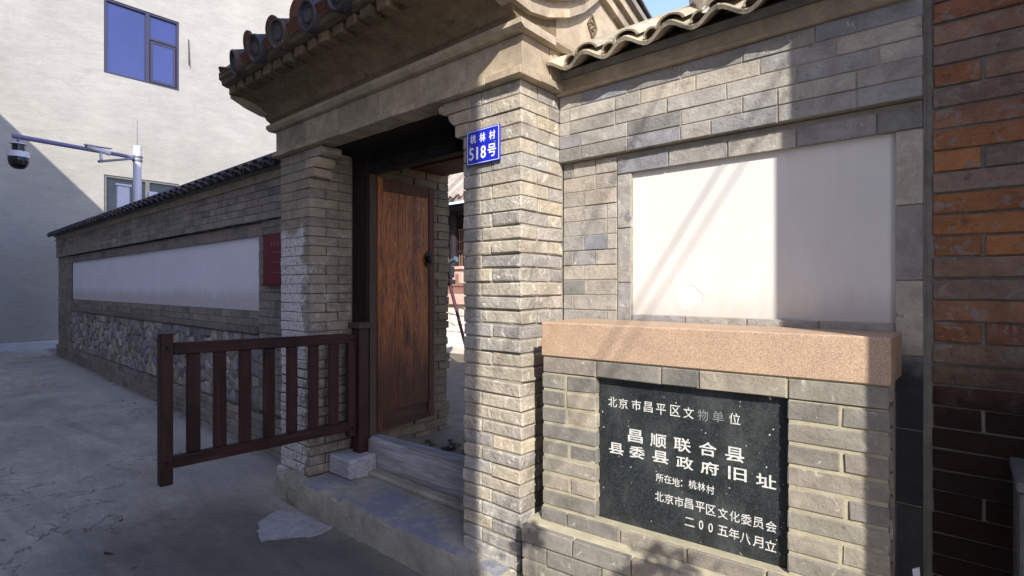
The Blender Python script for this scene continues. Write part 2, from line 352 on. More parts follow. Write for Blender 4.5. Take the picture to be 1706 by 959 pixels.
class MB:
    def __init__(s): s.v = []; s.f = []
    def add(s, vs, fs):
        n = len(s.v); s.v += [tuple(v) for v in vs]; s.f += [tuple(n + i for i in f) for f in fs]; return s
    def box(s, x0, x1, y0, y1, z0, z1):
        return s.add([(x0, y0, z0), (x1, y0, z0), (x1, y1, z0), (x0, y1, z0), (x0, y0, z1), (x1, y0, z1), (x1, y1, z1), (x0, y1, z1)],
                     [(0, 3, 2, 1), (4, 5, 6, 7), (0, 1, 5, 4), (1, 2, 6, 5), (2, 3, 7, 6), (3, 0, 4, 7)])
    def prism(s, pts, axis, a, b):
        # pts: polygon in the two other axes (x: (y,z); y: (x,z); z: (x,y))
        mk = {'x': lambda p, c: (c, p[0], p[1]), 'y': lambda p, c: (p[0], c, p[1]), 'z': lambda p, c: (p[0], p[1], c)}[axis]
        n = len(pts); vs = [mk(p, a) for p in pts] + [mk(p, b) for p in pts]
        fs = [tuple(range(n)), tuple(range(2 * n - 1, n - 1, -1))] + [(i, i + n, (i + 1) % n + n, (i + 1) % n) for i in range(n)]
        return s.add(vs, fs)
    def strip(s, pts, th, axis, a, b):
        # a band of thickness th above a polyline
        up = [(p[0], p[1] + th) for p in pts]; n = len(pts)
        for i in range(n - 1): s.prism([pts[i], pts[i + 1], up[i + 1], up[i]], axis, a, b)
        return s
    def tube(s, p0, p1, r0, r1=None, n=12):
        r1 = r0 if r1 is None else r1; p0 = Vector(p0); p1 = Vector(p1); d = (p1 - p0).normalized()
        u = d.orthogonal().normalized(); v = d.cross(u)
        vs = [p0 + (u * math.cos(2 * math.pi * i / n) + v * math.sin(2 * math.pi * i / n)) * r0 for i in range(n)]
        vs += [p1 + (u * math.cos(2 * math.pi * i / n) + v * math.sin(2 * math.pi * i / n)) * r1 for i in range(n)]
        return s.add(vs, [tuple(range(n - 1, -1, -1)), tuple(range(n, 2 * n))] + [(i, (i + 1) % n, (i + 1) % n + n, i + n) for i in range(n)])
    def build(s, name, m, parent=None, bevel=0, smooth=False, jit=0, recalc=True, sub=0):
        vs = [Vector(v) for v in s.v]
        lo = Vector([min(v[i] for v in vs) for i in range(3)]); hi = Vector([max(v[i] for v in vs) for i in range(3)]); c = (lo + hi) / 2
        me = bpy.data.meshes.new(name); me.from_pydata([v - c for v in vs], [], s.f)
        if recalc or bevel or jit or sub:
            bm = bmesh.new(); bm.from_mesh(me)
            if recalc: bmesh.ops.recalc_face_normals(bm, faces=bm.faces)
            if bevel: bmesh.ops.bevel(bm, geom=list(bm.edges), offset=bevel, segments=1, affect='EDGES', clamp_overlap=True)
            if sub: bmesh.ops.subdivide_edges(bm, edges=list(bm.edges), cuts=sub, use_grid_fill=True)
            if jit:
                for v in bm.verts: v.co += Vector([random.uniform(-jit, jit) for _ in range(3)])
            bm.to_mesh(me); bm.free()
        if smooth:
            for p in me.polygons: p.use_smooth = True
            me.set_sharp_from_angle(angle=R(40))
        me.materials.append(m)
        return place(bpy.data.objects.new(name, me), c, parent)

CACHE = {}
def piece(x0, x1, y0, y1, z0, z1, m, parent, rough=0, name='brick', tilt=.004, variants=4):
    """one brick / stone: a chamfered block with slightly irregular corners, mesh data shared between alike ones"""
    if x1 - x0 < .008 or y1 - y0 < .008: return None
    L = (round((x1 - x0) / .006) * .006, round((y1 - y0) / .006) * .006, round((z1 - z0) / .002) * .002)
    key = (name, L, rough, m.name, random.randrange(variants))
    if key not in CACHE:
        bm = bmesh.new(); bmesh.ops.create_cube(bm, size=1)
        amp = [.0010, .0020, .0040][rough]; bv = [.0018, .0030, .0055][rough]
        for v in bm.verts:
            v.co = Vector((v.co.x * L[0], v.co.y * L[1], v.co.z * L[2])) + Vector([random.uniform(-amp, amp * .5) * (1 if c > 0 else -1) for c in v.co])
        bmesh.ops.bevel(bm, geom=list(bm.edges), offset=bv, segments=1, affect='EDGES', clamp_overlap=True)
        for v in bm.verts: v.co += Vector([random.uniform(-amp, amp) * .45 for _ in range(3)])
        me = bpy.data.meshes.new(name); bm.to_mesh(me); bm.free(); me.materials.append(m); CACHE[key] = me
    o = bpy.data.objects.new(name, CACHE[key])
    place(o, ((x0 + x1) / 2, (y0 + y1) / 2, (z0 + z1) / 2), parent)
    o.rotation_euler = (random.uniform(-tilt, tilt), random.uniform(-tilt, tilt), random.uniform(-tilt, tilt))
    return o

def courses(parent, x0, x1, z0, z1, ph, y, depth, m, L=.24, gap=.006, rough=0, jy=.002, name='brick', phase=0, mixed=True, maxn=10 ** 6):
    n = 0; rows = max(1, round((z1 - z0) / ph)); h = (z1 - z0) / rows
    for r in range(rows - 1, -1, -1):
        x = x0 - random.choice([0, .5, .25, .75]) * L if mixed else x0 - ((r + phase) % 2) * L / 2
        while x < x1 - .004:
            l = L * (random.choice([1, 1, 1, .5]) if mixed else 1); a = max(x, x0); b = min(x + l, x1); x += l
            if b - a < .03: 
                continue
            if x1 - b < .03: b = x1; x = x1
            if a - x0 < .03: a = x0
            dy = random.uniform(-jy, jy)
            piece(a + gap / 2, b - gap / 2, y + dy, y + dy + depth, z0 + r * h + gap / 2, z0 + (r + 1) * h - gap / 2, m, parent, rough, name); n += 1
    return n
def joined_courses(name, parent, x0, x1, z0, z1, ph, y, depth, m, L=.24, gap=.006, kind='stuff', axis='x'):
    b = MB(); rows = max(1, round((z1 - z0) / ph)); h = (z1 - z0) / rows
    for r in range(rows):
        x = x0 - random.random() * L
        while x < x1 - .004:
            l = L * random.choice([1, 1, .5]); a = max(x, x0) + gap / 2; c = min(x + l, x1) - gap / 2; x += l
            if c - a < .02: continue
            d = random.uniform(-.003, .003)
            if axis == 'x': b.box(a, c, y + d, y + depth, z0 + r * h + gap / 2, z0 + (r + 1) * h - gap / 2)
            else: b.box(y + d, y + depth, a, c, z0 + r * h + gap / 2, z0 + (r + 1) * h - gap / 2)
    o = b.build(name, m, parent); o['kind'] = kind; return o

def arc_mesh(name, r, th, length, up, m, a0=12, n=8, flare=0.0, back=.92):
    """a curved roof tile lying along +Y, front end at y=0; up=True is a cover tile, False a pan tile"""
    key = ('arc', name, r, th, length, up, m.name, flare)
    if key in CACHE: return CACHE[key]
    b = MB(); sg = 1 if up else -1; rings = []
    prof = [(0, 1), (length, back)]
    for (y, k) in prof:
        ring = []
        for i in range(n + 1):
            t = math.radians(a0 + (180 - 2 * a0) * i / n)
            ring.append(((r * k) * math.cos(t), y, sg * (r * k) * math.sin(t)))
        for i in range(n, -1, -1):
            t = math.radians(a0 + (180 - 2 * a0) * i / n); rr = (r * k - th)
            ring.append((rr * math.cos(t), y, sg * rr * math.sin(t)))
        rings.append(ring)
    m2 = len(rings[0]); vs = rings[0] + rings[1]
    fs = [tuple(range(m2)), tuple(range(2 * m2 - 1, m2 - 1, -1))] + [(i, (i + 1) % m2, (i + 1) % m2 + m2, i + m2) for i in range(m2)]
    # end caps are concave: build them from quads instead of an n-gon
    fs = fs[2:]
    for i in range(n):
        j = m2 - 1 - i
        fs.append((i, i + 1, j - 1, j)); fs.append((i + m2, j + m2, j - 1 + m2, i + 1 + m2))
    b.add(vs, fs)
    me = bpy.data.meshes.new(name); me.from_pydata(b.v, [], b.f)
    bm = bmesh.new(); bm.from_mesh(me); bmesh.ops.recalc_face_normals(bm, faces=bm.faces)
    for v in bm.verts: v.co += Vector([random.uniform(-.0012, .0012) for _ in range(3)])
    bm.to_mesh(me); bm.free()
    for p in me.polygons: p.use_smooth = True
    me.set_sharp_from_angle(angle=R(50))
    me.materials.append(m); CACHE[key] = me; return me
def put(me, name, loc, rot, parent, scale=None):
    o = bpy.data.objects.new(name, me); place(o, loc, parent); o.rotation_euler = rot
    if scale: o.scale = scale
    return o

def text_part(name, chars, y, m, parent, axis='y', bold=0.0, depth=.0016):
    """chars: (character, centre x, centre z, width, height) cut as flat letters on the plane y"""
    b = MB()
    for ch, cx, cz, cw, chh in chars:
        cu = bpy.data.curves.new('letter', 'FONT'); cu.body = ch; cu.size = 1; cu.resolution_u = 3
        cu.extrude = .02; cu.offset = bold
        ob = bpy.data.objects.new('letter', cu); C.objects.link(ob)
        dg = bpy.context.evaluated_depsgraph_get(); me = bpy.data.meshes.new_from_object(ob.evaluated_get(dg))
        if len(me.vertices):
            xs = [v.co.x for v in me.vertices]; ys = [v.co.y for v in me.vertices]
            mx, my = (min(xs) + max(xs)) / 2, (min(ys) + max(ys)) / 2
            # scale by the em box so thin characters stay thin
            wx = max(max(xs) - min(xs), .1); hy = max(max(ys) - min(ys), .1)
            sx = cw / max(wx, .82); sy = chh / max(hy, .82)
            if ch.isdigit() : sx = cw / wx; sy = chh / hy
            vs = [(cx + (v.co.x - mx) * sx, y - (depth if v.co.z > 0 else -.0005), cz + (v.co.y - my) * sy) for v in me.vertices]
            b.add(vs, [tuple(p.vertices) for p in me.polygons])
        bpy.data.objects.remove(ob); bpy.data.curves.remove(cu); bpy.data.meshes.remove(me)
    return b.build(name, m, parent, recalc=False)

# ------------------------------------------------------------------ ground
def gz(x, y):
    if x > -5: z = 0
    elif x > -13.9: z = .13 * (-5 - x) / 8.9
    else: z = .13 + min(.9, (-13.9 - x)) * .08
    return z + .012 * math.sin(x * 1.7 + y) * min(1, max(0, (-x - 3.4)))*.5
xs = [-400, -100, -40, -25, -20] + [-17 + i * .3 for i in range(64)] + [4, 8, 20, 60, 400]
ys = [-400, -60, -20, -8, -4] + [-3 + i * .3 for i in range(21)] + [4, 6, 10, 20, 60, 400]
b = MB(); nx, ny = len(xs), len(ys)
b.add([(x, y, gz(x, y)) for y in ys for x in xs], [(j * nx + i, j * nx + i + 1, (j + 1) * nx + i + 1, (j + 1) * nx + i) for j in range(ny - 1) for i in range(nx - 1)])
g = b.build('ground', M['ground'], smooth=True, recalc=False); g['kind'] = 'structure'
# raised court inside the gate
o = MB().box(-9.5, 3.0, 2.26, 6.4, .05, .30).build('courtyard_ground', M['soil']); o['kind'] = 'structure'

# spilt lime on the ground before the step
cnr = [(-3.30, 1.47), (-3.38, 1.62), (-3.24, 1.70), (-3.05, 1.70), (-2.89, 1.726), (-2.87, 1.60), (-2.96, 1.49), (-3.05, 1.37), (-3.17, 1.40)]
pts = []
for i, p in enumerate(cnr):
    q = cnr[(i + 1) % len(cnr)]
    for k in range(7): pts.append((p[0] + (q[0] - p[0]) * k / 7 + random.uniform(-.009, .009), p[1] + (q[1] - p[1]) * k / 7 + random.uniform(-.009, .009)))
o = MB().prism(pts, 'z', -.01, .007).build('lime_patch', M['lime'])
tag(o, 'ragged pale lime patch spilt on the paving before the stone step', 'stain')
lm = MB().add([(0, -.016, .002), (.008, 0, .006), (0, .018, .004), (-.008, 0, .001)], [(0, 1, 2, 3)]); lms = []
M['dry_leaf'] = simple('dry brown leaf', '5c4630')
for i in range(22):
    x = random.uniform(-9, -3.7) if i < 15 else random.uniform(-4.2, -2.4); y = random.uniform(1.8, 2.1) if i < 15 else random.uniform(.8, 1.6)
    if i == 0: lo_ = lm.build('dry_leaf', M['dry_leaf'], recalc=False); lme = lo_.data; o = lo_
    else: o = bpy.data.objects.new('dry_leaf', lme); C.objects.link(o)
    o.location = (x, y, gz(x, y) + .006); o.rotation_euler = (random.uniform(-.3, .3), random.uniform(-.3, .3), random.uniform(0, 6)); o.scale = [random.uniform(.7, 1.4)] * 3
    tag(o, 'tiny dry brown leaf fallen on the alley paving', 'leaf', 'dry leaves on the alley paving')
# stone chips and twigs on the paving
for (x, y, l, lab) in [(-3.55, .75, .05, 'dark twig lying on the paving below the wooden gate leaf'), (-4.9, 1.75, .03, 'small dark pebble on the pale strip along the left wall')]:
    o = MB().tube((x, y, gz(x, y) + .007), (x + l, y + l * .5, gz(x, y) + .009), .007, .003, 6).build('twig' if l > .04 else 'pebble', M['bark'])
    tag(o, lab, 'litter')

# ------------------------------------------------------------------ GATEWAY
PX0, PX1, PY0, WY = -1.87, -1.50, 1.823, 2.146
LX0, LX1 = -3.75, -3.343
gate = thing('brick_gateway', (-2.6, 1.98, 0), 'grey brick gateway with tiled roof, corbelled eaves and an open wooden door', 'gateway')
ph = .0650
def pillar(x0, x1, side_right, zs, ztop, rough_below, parent, m):
    core = MB().box(x0 + .010, x1 - .010, PY0 + .010, WY + .30, zs, ztop).build('pillar', M['mortar'] if x0 > -3 else M['mortar_dark'], parent)
    n = int(math.ceil((ztop - zs) / ph))
    for r in range(n):
        z1 = ztop - r * ph; z0 = z1 - ph; g = .0028
        if z1 < zs: break
        rough = 2 if z1 < rough_below else (1 if z1 < rough_below + .5 else 0)
        dx = random.uniform(-.005, .005) if rough == 2 else random.uniform(-.0015, .0015)
        dy = random.uniform(-.008, .004) if rough == 2 else random.uniform(-.002, .001)
        w = x1 - x0; g = [.0014, .0018, .0026][rough]; odd = r % 2
        c = x1 - (.245 if odd == 0 else .18) if random.random() > .15 else x1 - w + .002
        cs = PY0 + (.12 if odd == 0 else .215)
        a = (random.uniform(-.002, .002) if rough < 2 else random.uniform(-.007, .005))
        piece(x0 + a + 0, c - .0028, PY0 + dy * .5, PY0 + .118, z0 + g, z1 - g, m, core, rough)
        piece(c + .0028, x1 + dx, PY0 + dy, cs - .0028, z0 + g, z1 - g, m, core, rough)
        piece(x1 - .118, x1 + dx * .5, cs + .0028, WY + (.0 if x0 > -2.5 else .0), z0 + g, z1 - g, m, core, rough)
    return core
pillar(PX0, PX1, True, -.06, 2.385, 1.80, gate, M['old_brick'])
pillar(LX0, LX1, True, .10, 2.385, 1.00, gate, M['pillar_brick'])
# pillar footing of the left side standing on the step
# scroll brackets at the pillar heads
def scroll(x, sgn, out, z0, z1, kind):
    h = z1 - z0; e = x + sgn * out; p = [(x - sgn * .05, z0), (x - sgn * .05, z1)]
    if kind == 'scroll':
        p += [(e - sgn * .02, z1), (e - sgn * .004, z1 - h * .15), (e, z1 - h * .45), (e - sgn * .006, z1 - h * .75), (e - sgn * .028, z1 - h * .9), (e - sgn * .04, z0)]
    elif kind == 'cyma':
        p += [(e, z1), (e + sgn * .002, z1 - h * .25), (e - sgn * .008, z1 - h * .6), (e - sgn * .026, z1 - h * .85), (e - sgn * .035, z0)]
    else: p += [(e, z1), (e, z0 + h * .15), (e - sgn * .008, z0)]
    return p
for (x, sg) in ((PX0, -1), (LX1, 1)):
    for i, (out, kd) in enumerate(((.175, 'scroll'), (.10, 'cyma'), (.052, 'flat'))):
        z1 = 2.385 - i * ph
        mb = MB().prism(scroll(x, sg, out, z1 - ph + .004, z1 - .002, kd), 'y', PY0 - .004 - .001 * i, PY0 + .135)
        mb.build('bracket', M['dressed'], gate, bevel=.002)
    # little volute on the face
    MB().tube((x + sg * .150, PY0 - .012, 2.355), (x + sg * .150, PY0 + .01, 2.355), .017, .019, 14).build('volute', M['dressed'], gate, smooth=True)

GX0, GX1 = -3.78, -1.47
# thin tile fillet course over the pillars
x = GX0 - .012
while x < GX1 + .01:
    l = random.uniform(.15, .2); e = min(x + l, GX1 + .012)
    if GX1 - e < .06: e = GX1 + .012
    piece(x + .0015, e - .0015, 1.775 + random.uniform(-.004, .003), 1.92, 2.387, 2.424, M['dressed'], gate, 1, 'fillet_tile', .008); x = e
y = 1.9215
while y < 2.16:
    piece(GX1 - .1, GX1 + .014, y, min(y + .118, 2.17), 2.388, 2.424, M['dressed'], gate, 1, 'fillet_tile', .006); y += .12
# architrave stones
x = GX0
for l in (.42, .40, .42, .36, .35, 1):
    e = min(x + l, GX1); piece(x + .0015, e - .0015, 1.800, 2.0, 2.4255, 2.572, M['dressed'], gate, 0, 'architrave_stone', .0015, 1); x = e
for (y0, y1) in ((2.0015, 2.30), (2.303, 2.66), (2.663, 2.99)):
    piece(GX1 - .16, GX1 + .0, y0, y1, 2.4262, 2.572, M['dressed'], gate, 0, 'architrave_stone', .001, 1)
    piece(GX0, GX0 + .16, y0, y1, 2.4262, 2.572, M['dressed'], gate, 0, 'architrave_stone', .001, 1)
# gable walls behind (hidden under the roof) and inner passage walls
MB().box(GX1 - .30, GX1 - .012, 2.16, 2.99, .05, 2.43).build('inner_wall', M['mortar_grey'], gate)
iw = MB().box(-3.62, -3.215, 2.235, 2.945, .05, 2.43).build('inner_wall', M['mortar_dark'], gate)
for r in range(34):
    z0 = .20 + r * .0655
    ysplit = 2.96 - (.12 if r % 2 else .24)
    jx = random.uniform(-.004, .004) * (3 if z0 < 1.2 else 1)
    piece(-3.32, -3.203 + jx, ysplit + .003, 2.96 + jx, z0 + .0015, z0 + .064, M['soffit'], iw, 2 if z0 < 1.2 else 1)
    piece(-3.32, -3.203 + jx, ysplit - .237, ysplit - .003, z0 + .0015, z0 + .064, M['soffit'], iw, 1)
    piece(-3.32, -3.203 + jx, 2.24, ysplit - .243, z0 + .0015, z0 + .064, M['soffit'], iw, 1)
# mouldings
MB().prism([(1.768, 2.574), (1.745, 2.590), (1.745, 2.612), (2.0, 2.612), (2.0, 2.574)], 'x', GX0 - .035, GX1 + .035).build('moulding', M['dressed'], gate)
for xx, s in ((GX1, 1), (GX0, -1)):
    MB().prism([(xx - s * .1, 2.5745), (xx + s * .022, 2.5745), (xx + s * .036, 2.592), (xx + s * .036, 2.6125), (xx - s * .1, 2.6125)], 'y', 2.001, 3.0).build('moulding', M['dressed'], gate)
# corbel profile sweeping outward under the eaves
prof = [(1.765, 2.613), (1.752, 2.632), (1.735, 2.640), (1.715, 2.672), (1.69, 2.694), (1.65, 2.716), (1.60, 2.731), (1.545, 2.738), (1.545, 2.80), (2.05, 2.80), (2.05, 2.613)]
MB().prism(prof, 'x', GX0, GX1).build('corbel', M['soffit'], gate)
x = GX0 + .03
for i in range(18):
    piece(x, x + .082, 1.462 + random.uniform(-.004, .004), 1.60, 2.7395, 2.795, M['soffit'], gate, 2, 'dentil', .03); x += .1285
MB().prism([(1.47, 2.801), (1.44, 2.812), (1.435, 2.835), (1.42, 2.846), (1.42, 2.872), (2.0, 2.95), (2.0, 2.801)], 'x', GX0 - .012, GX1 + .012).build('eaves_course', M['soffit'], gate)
# gable infill
def gable(x0, x1, nm):
    P = [(1.80, 2.613), (1.80, 2.66), (1.95, 2.78), (2.2, 2.98), (2.42, 3.12), (2.65, 3.02), (3.0, 2.88), (3.0, 2.613)]
    MB().prism(P, 'x', x0, x1).build(nm, M['dressed'], gate)
gable(GX1 - .16, GX1 - .004, 'gable'); gable(GX0 + .004, GX0 + .16, 'gable')
front_rake = [(1.50, 2.745), (1.60, 2.700), (1.70, 2.672), (1.82, 2.662), (1.95, 2.688), (2.12, 2.754), (2.25, 2.83), (2.365, 2.927), (2.43, 2.99)]
rear_rake = [(2.4325, 2.99), (2.59, 2.94), (2.75, 2.885), (2.90, 2.835), (2.99, 2.805)]
for (xx, s) in ((GX1, 1), (GX0, -1)):
    for k, (dz, out, th) in enumerate(((0, .030, .038), (.039, .018, .040), (.080, .045, .034), (.115, .028, .05), (.166, .055, .035))):
        fr = [(y, z + dz) for y, z in front_rake if not (k and y < 1.7)]
        a, c = sorted((xx - s * .05, xx + s * out))
        MB().strip(fr, th, 'x', a, c).build('rake_board', M['dressed'], gate)
        MB().strip([(y, z + dz) for y, z in rear_rake], th, 'x', a, c).build('rake_board', M['dressed'], gate)
# carved lozenge on the gable
e = MB()
for i in range(4):
    q = [(.0, .06), (.042, 0), (0, -.06), (-.042, 0)]; a = q[i]; c = q[(i + 1) % 4]
    e.tube((GX1 + .001, 2.37 + a[0], 2.812 + a[1]), (GX1 + .001, 2.37 + c[0], 2.812 + c[1]), .006, .006, 6)
for i in range(6):
    a = i * math.pi / 3; e.tube((GX1 - .002, 2.37 + .016 * math.cos(a), 2.812 + .02 * math.sin(a)), (GX1 + .007, 2.37 + .016 * math.cos(a), 2.812 + .02 * math.sin(a)), .008, .005, 6)
e.build('carved_flower', M['soffit'], gate)

# roof of the gateway: rows of pan and cover tiles
roof = MB().prism([(1.415, 2.873), (1.43, 2.91), (2.42, 3.30), (3.03, 3.02), (3.02, 2.97), (2.42, 3.14), (2.0, 2.951)], 'x', GX0 - .01, GX1 + .01).build('roof', M['mortar_grey'], gate)
sf = math.atan2(.39, .99); sb = math.atan2(.28, .61)
pan = arc_mesh('pan_tile', .125, .016, .36, False, M['tile_dark'], 25)
cov = arc_mesh('cover_tile', .082, .014, .36, True, M['tile_dark'], 4)
def lip_mesh(up):
    key = ('lip', up)
    if key in CACHE: return CACHE[key]
    b = MB()
    if up:   # upright rounded flap
        q = [(-.062, -.035)] + [(.066 * math.cos(R(a)), .012 + .068 * math.sin(R(a))) for a in range(180, -1, -20)] + [(.062, -.035)]
        b.prism(q, 'y', -.006, .014)
    else:    # round end with a rim, recessed face and raised boss
        n = 18; ring = lambda rr, y: [(rr * math.cos(2 * math.pi * i / n), y, rr * math.sin(2 * math.pi * i / n)) for i in range(n)]
        R_ = [ring(.078, .05), ring(.082, 0), ring(.078, -.010), ring(.069, -.010), ring(.064, .010), ring(.040, .010), ring(.030, -.002), ring(.012, .0)]
        vs = [v for q in R_ for v in q]; fs = []
        for k in range(len(R_) - 1):
            for i in range(n): fs.append((k * n + i, k * n + (i + 1) % n, (k + 1) * n + (i + 1) % n, (k + 1) * n + i))
        fs += [tuple(range((len(R_) - 1) * n, len(R_) * n)), tuple(range(n - 1, -1, -1))]; b.add(vs, fs)
    me = bpy.data.meshes.new('tile_lip'); me.from_pydata(b.v, [], b.f)
    bm = bmesh.new(); bm.from_mesh(me); bmesh.ops.recalc_face_normals(bm, faces=bm.faces)
    if up: bmesh.ops.bevel(bm, geom=list(bm.edges), offset=.003, segments=1, affect='EDGES', clamp_overlap=True)
    bm.to_mesh(me); bm.free()
    for p in me.polygons: p.use_smooth = True
    me.set_sharp_from_angle(angle=R(35))
    me.materials.append(M['tile_rust' if up else 'tile_dark']); CACHE[key] = me; return me
period = .300; nrow = 7; x = -3.50
put(lip_mesh(True), 'tile_lip', (-3.70, 1.43, 2.885), (R(-150), .3, .1), roof, (1.1, 1, .6))
for i in range(nrow):
    jx = random.uniform(-.01, .01)
    for k in range(3):
        yy = 1.40 + k * .33; zz = 2.872 + (yy - 1.42) * math.tan(sf)
        put(cov, 'cover_tile', (x + jx, yy + .03, zz + .012), (sf, 0, 0), roof)
        if k == 0: put(lip_mesh(False), 'tile_lip', (x + jx, 1.40 + random.uniform(-.01, .01), 2.868), (R(10) + random.uniform(-.06, .06), random.uniform(-.5, .5), random.uniform(-.14, .14)), roof)
        if True:
            put(pan, 'pan_tile', (x + period / 2 + jx, yy + .03, zz + .125), (sf, 0, 0), roof)
            if k == 0:
                put(lip_mesh(True), 'tile_lip', (x + period * .56 + jx, 1.415, 2.943 + random.uniform(-.01, .008)), (R(4) + random.uniform(-.12, .12), random.uniform(-.1, .1), random.uniform(-.12, .12)), roof)
                put(lip_mesh(True), 'tile_lip', (x + period / 2 + jx, 1.42, 2.885), (R(-160) + random.uniform(-.1, .1), 0, 0), roof, (1.2, 1, .55))
    for k in range(3):
        yy = 3.07 - k * .28; zz = 3.06 + (3.03 - yy) * math.tan(sb)
        put(pan, 'pan_tile', (x, yy, zz), (sb, 0, R(180)), roof)
        if i < nrow - 1: put(cov, 'cover_tile', (x + period / 2, yy, zz - .02), (sb, 0, R(180)), roof)
    x += period
for xx, s in ((GX1, 1), (GX0, -1)):   # verge tiles down the gable edge
    for k in range(3):
        yy = 1.40 + k * .33; (k or s > 0) and put(cov, 'verge_tile', (xx - s * .045, yy, 2.97 + (yy - 1.42) * math.tan(sf)), (sf, 0, 0), roof)
        yy = 3.07 - k * .28; put(cov, 'verge_tile', (xx - s * .045, yy, 3.06 + (3.03 - yy) * math.tan(sb)), (sb, 0, R(180)), roof)
MB().tube((GX0 - .02, 2.42, 3.40), (GX1 + .02, 2.42, 3.40), .09, .09, 14).build('ridge', M['tile_dark'], roof, smooth=True)

# timber frame
MB().box(-3.3425, -3.163, 2.15, 2.222, .10, 2.385).build('jamb', M['jamb'], gate, bevel=.004)
MB().box(-3.163, -3.150, 2.166, 2.222, .39, 2.25).build('jamb', M['jamb_brown'], gate)
MB().box(-2.03, -1.86, 2.15, 2.222, .10, 2.385).build('jamb', M['jamb'], gate, bevel=.004)
MB().box(-3.162, -2.031, 2.152, 2.225, 2.246, 2.325).build('lintel', M['head'], gate, bevel=.005)
MB().box(-3.162, -2.031, 2.185, 2.205, 2.325, 2.42).build('transom_board', M['jamb'], gate)
MB().box(-3.34, -1.86, 1.93, 2.15, 2.388, 2.424).build('soffit_board', M['head'], gate)
MB().box(-3.20, -1.86, 2.23, 2.56, 2.415, 2.45).build('ceiling_board', M['head'], gate)
MB().box(-3.205, -1.84, 2.562, 2.90, 2.352, 2.445).build('rear_lintel', M['red_lintel'], gate, bevel=.006)
for i in range(3):
    MB().tube((-2.9 + i * .32, 2.15, 2.285), (-2.9 + i * .32, 2.125, 2.285), .03, .026, 6).build('lintel_peg', M['head'], gate)
# door leaf standing open into the passage (hinged at y 2.225)
def door(x, s):
    D = MB().box(x - s * .012, x - s * .030, 2.262, 2.70, .47, 2.17).build('door', M['door'], gate)
    xa, xb = sorted((x, x - s * .045))
    nb = 3
    for i in range(nb):
        y0 = 2.270 + i * .1425; MB().box(*sorted((x - s * .007, x - s * .03)), y0, y0 + .1410, .505, 2.155).build('plank', M['door'], D, bevel=.0012)
    MB().box(xa, xb, 2.225, 2.268, .425, 2.236).build('stile', M['door'], D, bevel=.002)
    MB().box(xa, xb, 2.699, 2.752, .45, 2.225).build('stile', M['door_frame'], D, bevel=.003)
    MB().box(xa + .002, xb - .002, 2.269, 2.698, 2.14, 2.222).build('rail', M['door_frame'], D, bevel=.003)
    MB().prism([(2.269, .425), (2.698, .452), (2.698, .56), (2.269, .535)], 'x', xa + .001, xb - .001).build('rail', M['door_rail'], D, bevel=.002)
    MB().prism([(2.269, .545), (2.698, .568), (2.698, .58), (2.269, .557)], 'x', xa + .001, xb - .001).build('bead', M['door_rail'], D)
    hx = [(2.688 + .038 * math.cos(R(60 * i + 30)) * .95, 1.668 + .066 * math.sin(R(60 * i + 30))) for i in range(6)]
    kp = MB().prism(hx, 'x', *sorted((x + s * .001, x + s * .008))).build('knocker_plate', M['iron'], D)
    MB().tube((x + s * .008, 2.688, 1.668), (x + s * .014, 2.688, 1.668), .031, .029, 16).build('knocker_boss', M['iron'], kp, smooth=True)
    bm = MB(); seg = [(.030, .014), (.026, .024), (.016, .032), (.004, .036)]
    for (r0, d0), (r1, d1) in zip(seg[:-1], seg[1:]): bm.tube((x + s * d0, 2.688, 1.668), (x + s * d1, 2.688, 1.668), r0, r1, 16)
    bm.build('knocker_dome', M['iron'], kp, smooth=True)
    MB().box(*sorted((x - s * .001, x + s * .012)), 2.68, 2.735, .50, .57).build('foot_block', M['door'], D)
door(-3.142, 1)
door(-2.045, -1)
# weathered threshold plank
v = MB(); n = 14
for i in range(n + 1):
    x = -3.205 + 1.345 * i / n; t = i / n; w = .006 * math.sin(i * 2.1)
    v.v += [(x, 2.168 + w * .4, .185), (x, 2.160 + w, .26), (x, 2.166 - w, .39 + .035 * t + w * .4), (x, 2.180, .408 + .035 * t + w * .4), (x, 2.245, .41 + .035 * t), (x, 2.255, .185)]
for i in range(n):
    for k in range(6): v.f.append((i * 6 + k, i * 6 + (k + 1) % 6, (i + 1) * 6 + (k + 1) % 6, (i + 1) * 6 + k))
v.f += [(0, 1, 2, 3, 4, 5), tuple(n * 6 + k for k in (5, 4, 3, 2, 1, 0))]
v.build('threshold', M['grey_wood'], gate, smooth=True)
MB().box(-3.20, -1.88, 2.08, 2.16, .18, .215).build('sill', M['step'], gate, bevel=.01)

# ------------------------------------------------------------------ stone step
step = thing('stone_step', (-2.6, 1.9, 0), 'rough grey stone doorstep with bluish lime on top, before the gate', 'step')
def rough_slab(nm, x0, x1, y0, y1, z0, z1, m, parent, nx=24, amp=.008):
    b = MB(); pr = [(y1, z0), (y0, z0), (y0 - .004, (z0 + z1) / 2), (y0, z1 - .02), (y0 + .012, z1 - .004), (y0 + .03, z1), ((y0 + y1) / 2, z1), (y1, z1)]
    k = len(pr)
    for i in range(nx + 1):
        x = x0 + (x1 - x0) * i / nx
        for j, (yy, zz) in enumerate(pr):
            a = amp if 0 < j < 6 else amp * .3
            b.v.append((x + (random.uniform(-a, a) if 0 < i < nx else 0), yy + random.uniform(-a, a), zz + random.uniform(-a, a) * .5))
    for i in range(nx):
        for j in range(k): b.f.append((i * k + j, i * k + (j + 1) % k, (i + 1) * k + (j + 1) % k, (i + 1) * k + j))
    b.f += [tuple(range(k)), tuple(nx * k + j for j in range(k - 1, -1, -1))]
    return b.build(nm, m, parent, smooth=True)
rough_slab('stone_slab', -3.30, PX0 + .3, 1.735, 2.16, -.05, .182, M['step'], step, 40)
